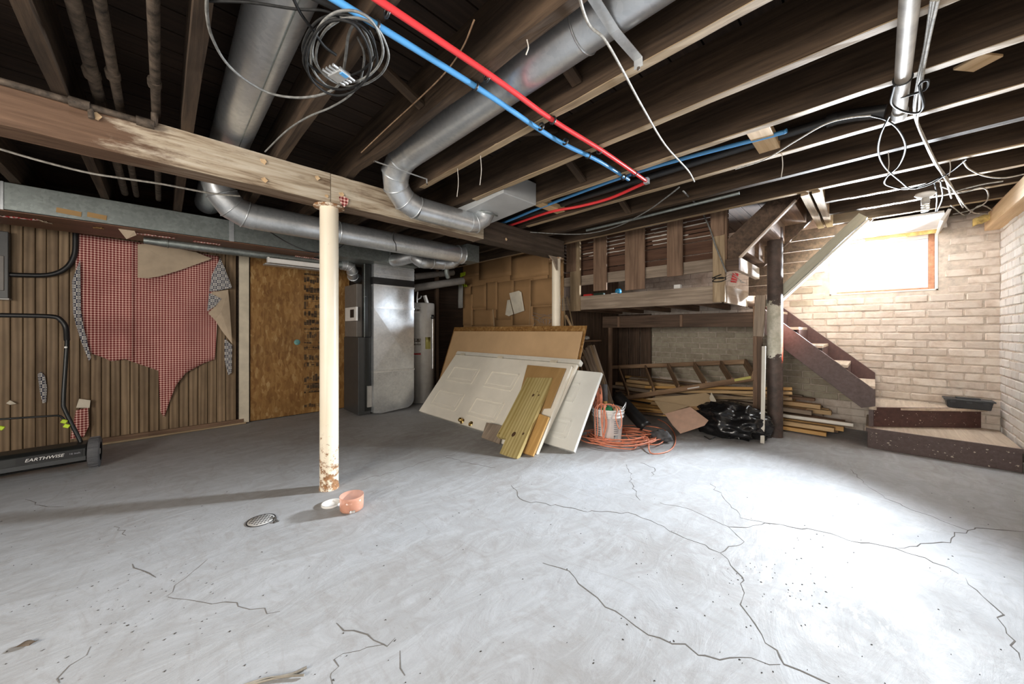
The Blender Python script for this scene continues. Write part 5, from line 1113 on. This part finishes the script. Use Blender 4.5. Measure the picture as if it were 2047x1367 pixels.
yc_ = at(1437, 555, X=XC-.03).y; path = []
for k in range(26):
    a = k*.9; path.append(Vector((XC-.02+.042*math.cos(a), yc_+.055*math.sin(a), at(1437, 558, X=XC-.05).z+.012*math.sin(k*1.3)+.002*k-.02)))
cable('wire_wrap', path, .0045, M['black_cable'], n=4, label='black wire wrapped round the landing corner post', cat='wire')
p = at(1466, 556, X=XC+.1); MB().bar(p+Vector((0, .0, -.04)), p+Vector((0, -.02, .045)), .05, .02, (-1, 0, 0)).build('red_tool', M['red'], None, 'red tool handle stuck behind the landing corner post', 'tool', bevel=.005)
for k in range(4): cable('loose_wire', [at(1452, 548+5*k, X=XC-.05), at(1462, 542+6*k, X=XC-.03), at(1476+3*k, 556+3*k, X=XC+.02), at(1482+4*k, 566, X=XC+.05)], .0025, M['white_cable'], n=4, label='fine white wire end sprouting beside the red tool handle', cat='wire', group='white wire ends on the landing post')
# dark sheet-metal box between joists at the top
a = at(1740, 20, Z=2.09); MB().box((1.34, a.y-.10, 2.075), (1.52, a.y+.04, 2.2)).build('junction_box', M['galv_dull'], None, 'dull metal box between joists at the top right', 'box', bevel=.004)
# ------------------------------------------------------------------ upper left: iron pipes and coax
for k, (x, r, nm) in enumerate(((-.212, .021, 'leftmost'), (-.150, .017, 'middle'), (-.026, .017, 'rightmost'))):
    t = thing('iron_pipe', nm+' of three dusty iron pipes running between the joists at upper left', 'pipe', (x, 2, 2.12), group='iron pipes at upper left')
    MB().tube([(x, YR+.3, 2.115), (x+.004, 1.2, 2.112), (x, 4.1, 2.115)], r, 10).build('pipe', M['iron'], t, fix=False)
    MB().tube([(x, 2.26-.05*k, 2.114), (x, 2.31-.05*k, 2.114)], r+.006, 10).build('coupling', M['iron'], t)
t = thing('gas_pipe', 'thin iron pipe fixed along the top of the timber beam', 'pipe', (-1, 2.43, 2.03))
MB().tube([(XB+.02, 2.432, 2.032), (-.06, 2.432, 2.032), (-.03, 2.432, 2.04), (-.028, 2.42, 2.085)], .014, 10).build('pipe', M['iron'], t, fix=False)
for x in (-.26, -.06): MB().tube([(x-.03, 2.432, 2.032), (x+.03, 2.432, 2.032)], .021, 10).build('fitting', M['iron'], t)
p = Vector((-.23, 2.432, 2.0)); MB().tube([p+Vector((0, 0, .035)), p+Vector((.004, -.004, -.02))], .010, 8).build('fitting', M['iron'], t)
cable('coax_cable', zp(((414, -12), (414, 30), (424, 75), (452, 125), (495, 163), (545, 188), (600, 195), (648, 187), (680, 166), (690, 120), (697, 70), (715, 36)), 2.03), .0048, M['grey_cable'], n=5, label='grey coax cable swinging in a wide loop across the round duct', cat='cable')
cable('coax_cable', zp(((530, 303), (572, 262), (615, 234), (660, 215), (700, 190), (720, 160), (728, 110), (715, 75)), 2.035), .004, M['grey_cable'], n=5, label='thin grey coax running down a joist to the beam', cat='cable')
rng = random.Random(3)
for k in range(6):
    pts = []; cu, cv = 688+rng.uniform(-12, 16), 105+rng.uniform(-14, 14); ru, rv, ph = rng.uniform(52, 76), rng.uniform(58, 88), rng.uniform(0, 6)
    for j in range(14):
        a = ph+2*math.pi*j/12; pts.append(at(cu+ru*math.cos(a)*(1+.05*math.sin(3*a)), cv+rv*math.sin(a)*.95, Z=2.035-.011*k+.006*math.sin(2*a)))
    cable('coax_coil', pts, .0042, M['black_cable' if k % 2 else 'grey_cable'], n=5, label=('highest grey', 'highest black', 'middle grey', 'middle black', 'lowest grey', 'lowest black')[k]+' coax loop in the coil hung from the joists at upper left', cat='cable', group='coax coil at upper left')
cable('coax_cable', zp(((583, -10), (600, 25), (625, 60), (648, 92), (672, 110)), 2.0), .005, M['black_cable'], n=5, label='black coax leading from the top edge into the coil', cat='cable')
cable('coax_cable', zp(((415, 2), (500, 5), (590, 18), (650, 22), (690, 40)), 2.035), .004, M['black_cable'], n=5, label='dark coax stretched along the top edge over the round duct', cat='cable')
a, b = zp(((600, -20), (735, 45)), 2.06); MB().tube([a, b], .012, 10).build('grey_conduit', M['pvc_black'], None, 'dark straight conduit beside the blue water line at the top', 'conduit')
c = at(678, 150, Z=1.985); ux = (at(700, 165, Z=1.985)-at(655, 132, Z=1.985)).normalized(); uy = Vector((-ux.y, ux.x, 0))
sp = thing('coax_splitter', 'silver coax splitter with blue sticker in the cable coil', 'splitter', c)
MB().bar(c-uy*.035, c+uy*.035, .045, .016).build('splitter_body', M['strap'], sp, bevel=.002); MB().bar(c-uy*.034+Vector((0, 0, -.009)), c-uy*.018+Vector((0, 0, -.009)), .026, .003).build('blue_sticker', M['blue_pex'], sp)
for k in range(4):
    for s_ in (-1, 1): q = c+uy*(.028-.018*k); MB().tube([q+ux*s_*.022, q+ux*s_*.045], .0055, 8).build('connector', M['strap'], sp)
cable('white_cable', [at(u, v, Y=3.02) for u, v in ((-40, 286), (0, 298), (90, 324), (180, 346), (250, 357), (330, 369), (420, 386), (480, 392))], .006, M['white_cable'], n=5, label='white cable stretched between the beam and the trunk duct', cat='cable')
cable('black_wire', [at(512, 442, Y=4.1), at(530, 457, Y=3.9), at(575, 485, Y=3.75), at(610, 500, Y=3.7), at(640, 504, Y=3.68), at(675, 497, Y=3.66), at(695, 480, Y=3.5)], .0045, M['black'], n=5, label='black wire sagging in front of the trunk duct behind the post', cat='wire')
MB().bar(at(507, 444, Y=TY0-.01), at(530, 446, Y=TY0-.01), .012, .004, (0, -1, 0)).build('wire_clip', M['strap'], None, 'small steel clip on the trunk duct', 'clip')
cable('brown_wire', zp(((948, 40), (925, 95), (890, 145), (840, 195), (780, 250), (722, 305)), 2.10), .0032, M['ladder_wood'], n=5, label='thin brown wire running beside the bark-edged joist', cat='wire')
for k, (u, v0, v1) in enumerate(((929, 342, 388), (1072, 95, 112), (1003, 330, 376), (1558, 298, 330), (1775, 312, 340), (1900, 318, 300))):
    a = at(u, v0, Z=ZJ-.002); L = 0; a.x = min(xs, key=lambda q: abs(q-a.x)); L = abs(v1-v0)*a.length/F*.9
    cable('cobweb_thread', [a, a+Vector((.004, -.003, -L*.5)), a+Vector((-.002, .003, -L))], .0022, M['lath'], ceiling, n=4, sides=5)
# ------------------------------------------------------------------ things on the panelled wall
def interp(tab, u):
    for (a, b), (c, d) in zip(tab, tab[1:]):
        if a <= u <= c: return b+(d-b)*(u-a)/(c-a)
    return tab[0][1] if u < tab[0][0] else tab[-1][1]
gt = [(150, 466), (164, 468), (275, 484), (437, 512)]
gb = [(150, 560), (156, 630), (166, 680), (181, 706), (205, 714), (222, 722), (250, 718), (285, 730), (317, 741), (320, 822), (328, 834), (340, 800), (352, 770), (372, 745), (405, 727), (430, 718), (437, 600)]
def gf(s, q):
    u = 151+286*s; t_, b_ = interp(gt, u), interp(gb, u); v = t_+(b_-t_)*q
    return at(u, v, Y=YL-.038-.014*math.sin(s*17+q)*(.3+.7*q)-.03*math.exp(-((s-.39)/.02)**2)*(.6+.4*q)+.006*mnoise.noise(Vector((s*8, q*6, 3))))
MB().sheet(gf, 150, 24, (0, .0015, 0)).build('gingham_cloth', M['gingham'], None, 'large torn red and white gingham cloth hanging on the panelled wall', 'cloth', fix=False)
def cloth(name, pts, mat, label, cat, y=YL-.07, th=.0015, bend=.02, thing_=True, parent=None):
    P = [at(u, v, Y=y-bend*mnoise.noise(Vector((u*.02, v*.02, 5)))) for u, v in pts]; c = sum(P, Vector())/len(P)+Vector((0, -bend*.7, 0)); n = len(P)
    m = MB(); d = Vector((0, th, 0)); m.add(P+[c]+[p+d for p in P]+[c+d], [(i, (i+1) % n, n) for i in range(n)]+[((i+1) % n+n+1, i+n+1, 2*n+1) for i in range(n)]+[(i, i+n+1, (i+1) % n+n+1, (i+1) % n) for i in range(n)])
    return m.build(name, M[mat], parent, label, cat)
cloth('brown_paper', ((275, 488), (275, 555), (296, 556), (320, 552), (360, 540), (424, 517), (392, 504), (340, 494), (300, 487)), 'paper', 'torn brown paper sheet over the top of the gingham cloth', 'paper', y=YL-.085)
cloth('snowflake_strip', ((160, 518), (150, 545), (144, 562), (146, 625), (152, 650), (163, 685), (178, 722), (182, 715), (176, 690), (168, 660), (162, 620), (161, 560)), 'snow', 'narrow navy and white snowflake strip at the left of the gingham cloth', 'cloth', bend=.01)
cloth('snowflake_cloth', ((440, 516), (449, 535), (464, 575), (440, 580), (418, 583), (424, 548)), 'snow', 'navy and white snowflake cloth corner hanging right of the gingham', 'cloth', y=YL-.10)
cloth('snowflake_cloth', ((418, 585), (443, 597), (430, 612), (414, 622)), 'snow', 'small pointed snowflake cloth flap below the larger one', 'cloth', y=YL-.10, bend=.01)
cloth('brown_paper', ((422, 584), (456, 579), (459, 610), (464, 687), (444, 662), (430, 640), (416, 626), (444, 598)), 'paper', 'curled brown paper backing under the snowflake cloth', 'paper', y=YL-.09)
cloth('snowflake_scrap', ((449, 676), (464, 690), (463, 745), (456, 750), (449, 720)), 'snow', 'dark snowflake scrap low beside the cream trim board', 'cloth', y=YL-.04, bend=.005)
cloth('snowflake_scrap', ((75, 748), (82, 743), (90, 752), (94, 775), (92, 804), (85, 806), (80, 785)), 'snow', 'small snowflake scrap stuck on the panelling behind the mower', 'cloth', y=YL-.025, bend=.003)
cloth('gingham_scrap', ((152, 820), (176, 815), (178, 850), (168, 872), (140, 878)), 'gingham', 'small gingham scrap low on the wall beside the mower handle', 'cloth', y=YL-.05, bend=.01)
cloth('paper_scrap', ((158, 797), (181, 800), (179, 815), (152, 815)), 'white_paper', 'small cream paper scrap above the gingham scrap', 'paper', y=YL-.06, bend=.008)
cloth('paper_scrap', ((12, 806), (20, 800), (33, 807), (20, 809)), 'white_paper', 'tiny cream paper scrap on the panelling at the far left', 'paper', y=YL-.04, bend=.005)
cloth('note_paper', ((1016, 587), (1042, 581), (1048, 617), (1024, 627)), 'white_paper', 'larger white note pinned to the cardboard wall', 'paper', y=3.6, bend=.004) if False else None
def note(pts, lbl, x=XC-.03):
    P = [at(u, v, X=x+random.uniform(-.01, .01)) for u, v in pts]; MB().prism(P, (.003, 0, 0)).build('note_paper', M['white_paper'], None, lbl, 'paper')
note(((1018, 586), (1037, 581), (1042, 584), (1048, 621), (1028, 628), (1022, 605)), 'white note sheet pinned to the cardboard partition'); note(((1014, 600), (1019, 599), (1026, 628), (1017, 632), (1010, 629)), 'folded white slip beside the pinned note', XC-.035)
# electric panel and its cable
x0, x1 = at(-60, 500, Y=YL-.08).x, at(17, 500, Y=YL-.08).x; z0, z1 = at(10, 596, Y=YL-.08).z, at(10, 440, Y=YL-.08).z
ep = thing('breaker_panel', 'dark grey breaker panel on the panelled wall at the far left edge', 'electric panel', ((x0+x1)/2, YL, z0))
MB().box((x0, YL-.08, z0), (x1, YL-.008, min(z1, 1.84))).build('case', M['furnace_dark'], ep, bevel=.004); MB().box((x0+.02, YL-.086, z0+.06), (x1-.02, YL-.079, z0+.34)).build('cover', M['furnace_grey'], ep, bevel=.003)
MB().box((x0, YL-.082, z0-.012), (x1+.003, YL-.005, z0)).build('lower_trim', M['heater_grey'], ep)
cable('power_cable', [at(u, v, Y=YL-.045) for u, v in ((16, 549), (50, 550), (90, 550), (118, 544), (138, 530), (149, 508), (151, 480), (150, 440))], .019, M['black'], n=5, sides=10, label='thick black cable curving up from the breaker panel', cat='cable')
# ------------------------------------------------------------------ push mower
wc = at(186, 940, Z=0); wr = .112; wc = Vector((wc.x, wc.y+.10, wr+.002))
mw_ = thing('push_mower', 'black push reel mower standing at the left edge', 'mower', (wc.x-.35, wc.y, 0))
for s_, xx in ((1, wc.x), (-1, wc.x-.62)):
    w_ = MB().lathe((xx-.03, wc.y, wc.z), [(wr*.62, .0), (wr*.95, .0), (wr, .008), (wr, .052), (wr*.95, .06), (wr*.62, .06)], 36, 'X').build('tyre', M['rubber'], mw_)
    for k in range(36):
        a = 2*math.pi*k/36; c = Vector((xx, wc.y+math.cos(a)*(wr+.001), wc.z+math.sin(a)*(wr+.001)))
        if k % 2: MB().bar(c+Vector((-.024, 0, 0)), c+Vector((.022, 0, 0)), .008, .006, (0, math.cos(a), math.sin(a))).build('tread_block', M['rubber'], w_)
    MB().lathe((xx-.02, wc.y, wc.z), [(0, .045), (.02, .048), (.03, .035), (wr*.62, .02), (wr*.66, .0), (0, .0)], 24, 'X').build('hub', M['heater_grey'], mw_)
bx0_, bx1_ = wc.x-.60, wc.x-.035; yf = wc.y-.055
MB().prism([(bx0_, yf, .195), (bx0_, yf-.035, .175), (bx0_, yf-.04, .11), (bx0_, yf+.0, .095), (bx0_, yf+.12, .11), (bx0_, yf+.12, .20)], (bx1_-bx0_, 0, 0)).build('deck_cover', M['black_steel'], mw_, bevel=.004)
MB().bar((bx0_, yf-.043, .103), (bx1_, yf-.043, .103), .012, .03).build('lower_edge', M['furnace_dark'], mw_)
m = MB()
for k in range(5):
    a = 2*math.pi*k/5; m.tube([(bx0_+.05+(bx1_-bx0_-.1)*j/10, yf+.07+.055*math.cos(a+j*.25), .105+.055*math.sin(a+j*.25)) for j in range(11)], .006, 6)
m.tube([(bx0_, yf+.07, .105), (bx1_, yf+.07, .105)], .014, 8); m.build('cutting_reel', M['black_steel'], mw_, fix=False)
MB().tube([(bx0_, yf+.16, .045), (bx1_, yf+.16, .045)], .02, 10).build('roller', M['black_steel'], mw_)
pl = at(89, 911, Y=yf-.04); MB().box((pl.x-.12, yf-.0415, .125), (pl.x+.17, yf-.0395, .165)).build('name_plate', M['black'], mw_)
rot = Matrix.Translation((pl.x+.0, yf-.043, .146)) @ Matrix.Rotation(R(90), 4, 'X')
text_mesh('lettering', 'EARTHWISE', .030, M['label_white'], mw_, rot, shear=.25, xs=1.05); text_mesh('lettering', '16 inch', .018, M['grey_print'], mw_, Matrix.Translation((pl.x+.135, yf-.043, .147)) @ Matrix.Rotation(R(90), 4, 'X'))
HY = wc.y+.16
hp = [Vector((wc.x-.055, wc.y+.02, .14)), at(160, 880, Y=wc.y+.04), at(131, 822, Y=wc.y+.07), at(127, 800, Y=wc.y+.08), at(131, 730, Y=wc.y+.11), at(134, 680, Y=wc.y+.13), at(132, 655, Y=HY), at(122, 640, Y=HY), at(108, 633, Y=HY), at(60, 631, Y=HY), at(0, 630, Y=HY), at(-60, 629, Y=HY)]
MB().tube(smooth_path(hp, 4), .0125, 10).build('handle', M['black_steel'], mw_, fix=False)
MB().tube(smooth_path([p+Vector((0, -.001, 0)) for p in hp[5:]], 4), .0165, 10).build('foam_grip', M['black'], mw_, fix=False)
lx = wc.x-.62-.02; MB().tube([Vector((lx+.05, wc.y+.02, .14)), Vector((lx-.02, wc.y+.07, .40)), Vector((lx-.04, HY, 1.12))], .0125, 10).build('handle', M['black_steel'], mw_, fix=False)
cb_ = [at(128, 838, Y=wc.y+.065), at(118, 831, Y=wc.y+.065), at(90, 832, Y=wc.y+.06), at(0, 838, Y=wc.y+.06), at(-40, 842, Y=wc.y+.06)]
MB().tube(smooth_path(cb_, 4), .007, 8).build('cross_bar', M['black_steel'], mw_, fix=False)
for u, v in ((128, 842), (133, 851), (1, 855)): p = at(u, v, Y=wc.y+.045); MB().bar(p+Vector((-.012, 0, .006)), p+Vector((.014, 0, -.008)), .026, .02, (0, -1, 0)).build('height_clip', M['lime'], mw_, bevel=.003)
p = at(132, 694, Y=wc.y+.105); MB().lathe(p, [(0, -.014), (.008, -.013), (.008, 0)], 10, 'Y').build('bolt_cap', M['white_plastic'], mw_)
# ------------------------------------------------------------------ floor things
c = at(703, 1018, Z=0); cu = thing('cup', 'translucent peach plastic cup with a small label on the concrete floor', 'cup', c)
MB().lathe(c, [(0, .003), (.060, .003), (.064, .010), (.066, .085), (.0635, .085), (.0615, .012), (0, .008)], 40).build('cup_wall', M['peach'], cu)
MB().lathe(c, [(0, .0085), (.0605, .0085), (.060, .020), (0, .019)], 36).build('liquid', plain('dark_amber_residue', (.16, .05, .02), .3), cu)
a = math.atan2(-c.y, -c.x)+.05; MB().sheet(lambda s, q: c+Vector((.0672*math.cos(a-.22+.44*s), .0672*math.sin(a-.22+.44*s), .008+.014*q)), 6, 1, (0, 0, .0001)).build('sticker', M['label_white'], cu)
c = at(662, 1009, Z=0); MB().lathe(c, [(0, .003), (.040, .003), (.046, .012), (.054, .014), (.054, .001), (.0, .001)], 36).build('lid', M['white_plastic'], None, 'round white plastic lid lying beside the peach cup', 'lid')
c = at(522, 1040, Z=0); dr = thing('floor_drain', 'round perforated metal floor drain left of the peach cup', 'drain', c)
MB().lathe(c, [(0, .004), (.060, .004), (.063, .001)], 32).build('grate', plain('pale_worn_metal', (.46, .45, .43), .6, 0), dr); ring(MB(), c+Vector((0, 0, .001)), (0, 0, 1), .066, .0025, 32).build('frame_gap', M['black'], dr, fix=False)
for i in range(-3, 4):
    for j in range(-3, 4):
        q = Vector((i*.017+(.0085 if j % 2 else 0), j*.015, 0))
        if q.length < .053: MB().lathe(c+q+Vector((0, 0, .0045)), [(0, .0006), (.0042, .0006), (.0042, -.001)], 8).build('drain_hole', M['black'], dr)
m = MB(); q0 = at(548, 1040, Z=0)
for k in range(14): m.lathe(q0+Vector((random.uniform(-.012, .012), random.uniform(-.05, .05), 0)), [(random.uniform(.004, .010), 0), (.004, .006), (0, .008)], 6)
m.build('crumbled_concrete', M['debris'], floor, kind='stuff')
tw = MB()
for pts in (((480, 1372), (530, 1357), (575, 1350), (613, 1334)), ((500, 1366), (560, 1353), (608, 1349)), ((495, 1370), (545, 1356), (590, 1345))): tw.tube(smooth_path(zp(pts, .006), 4), [.004]*13 if len(pts) == 4 else .0035, 6)
tw.build('twig', plain('grey_split_twig', (.30, .27, .22), .9, var=.3), None, 'split grey twig on the floor at the bottom edge', 'twig', fix=False)
c = at(47, 1293, Z=0); MB().sheet(lambda s, q: c+Vector((.028*(s-.5)*1.6+.01*q, .012*(q-.5)*math.sin(math.pi*min(max(s, .02), .98))*2-.02*(s-.5), .004+.006*abs(math.sin(s*4)))), 10, 4, (0, 0, .0008)).build('dry_leaf', plain('dry_brown_leaf', (.10, .07, .045), .9), None, 'small curled dry leaf on the floor at lower left', 'leaf')
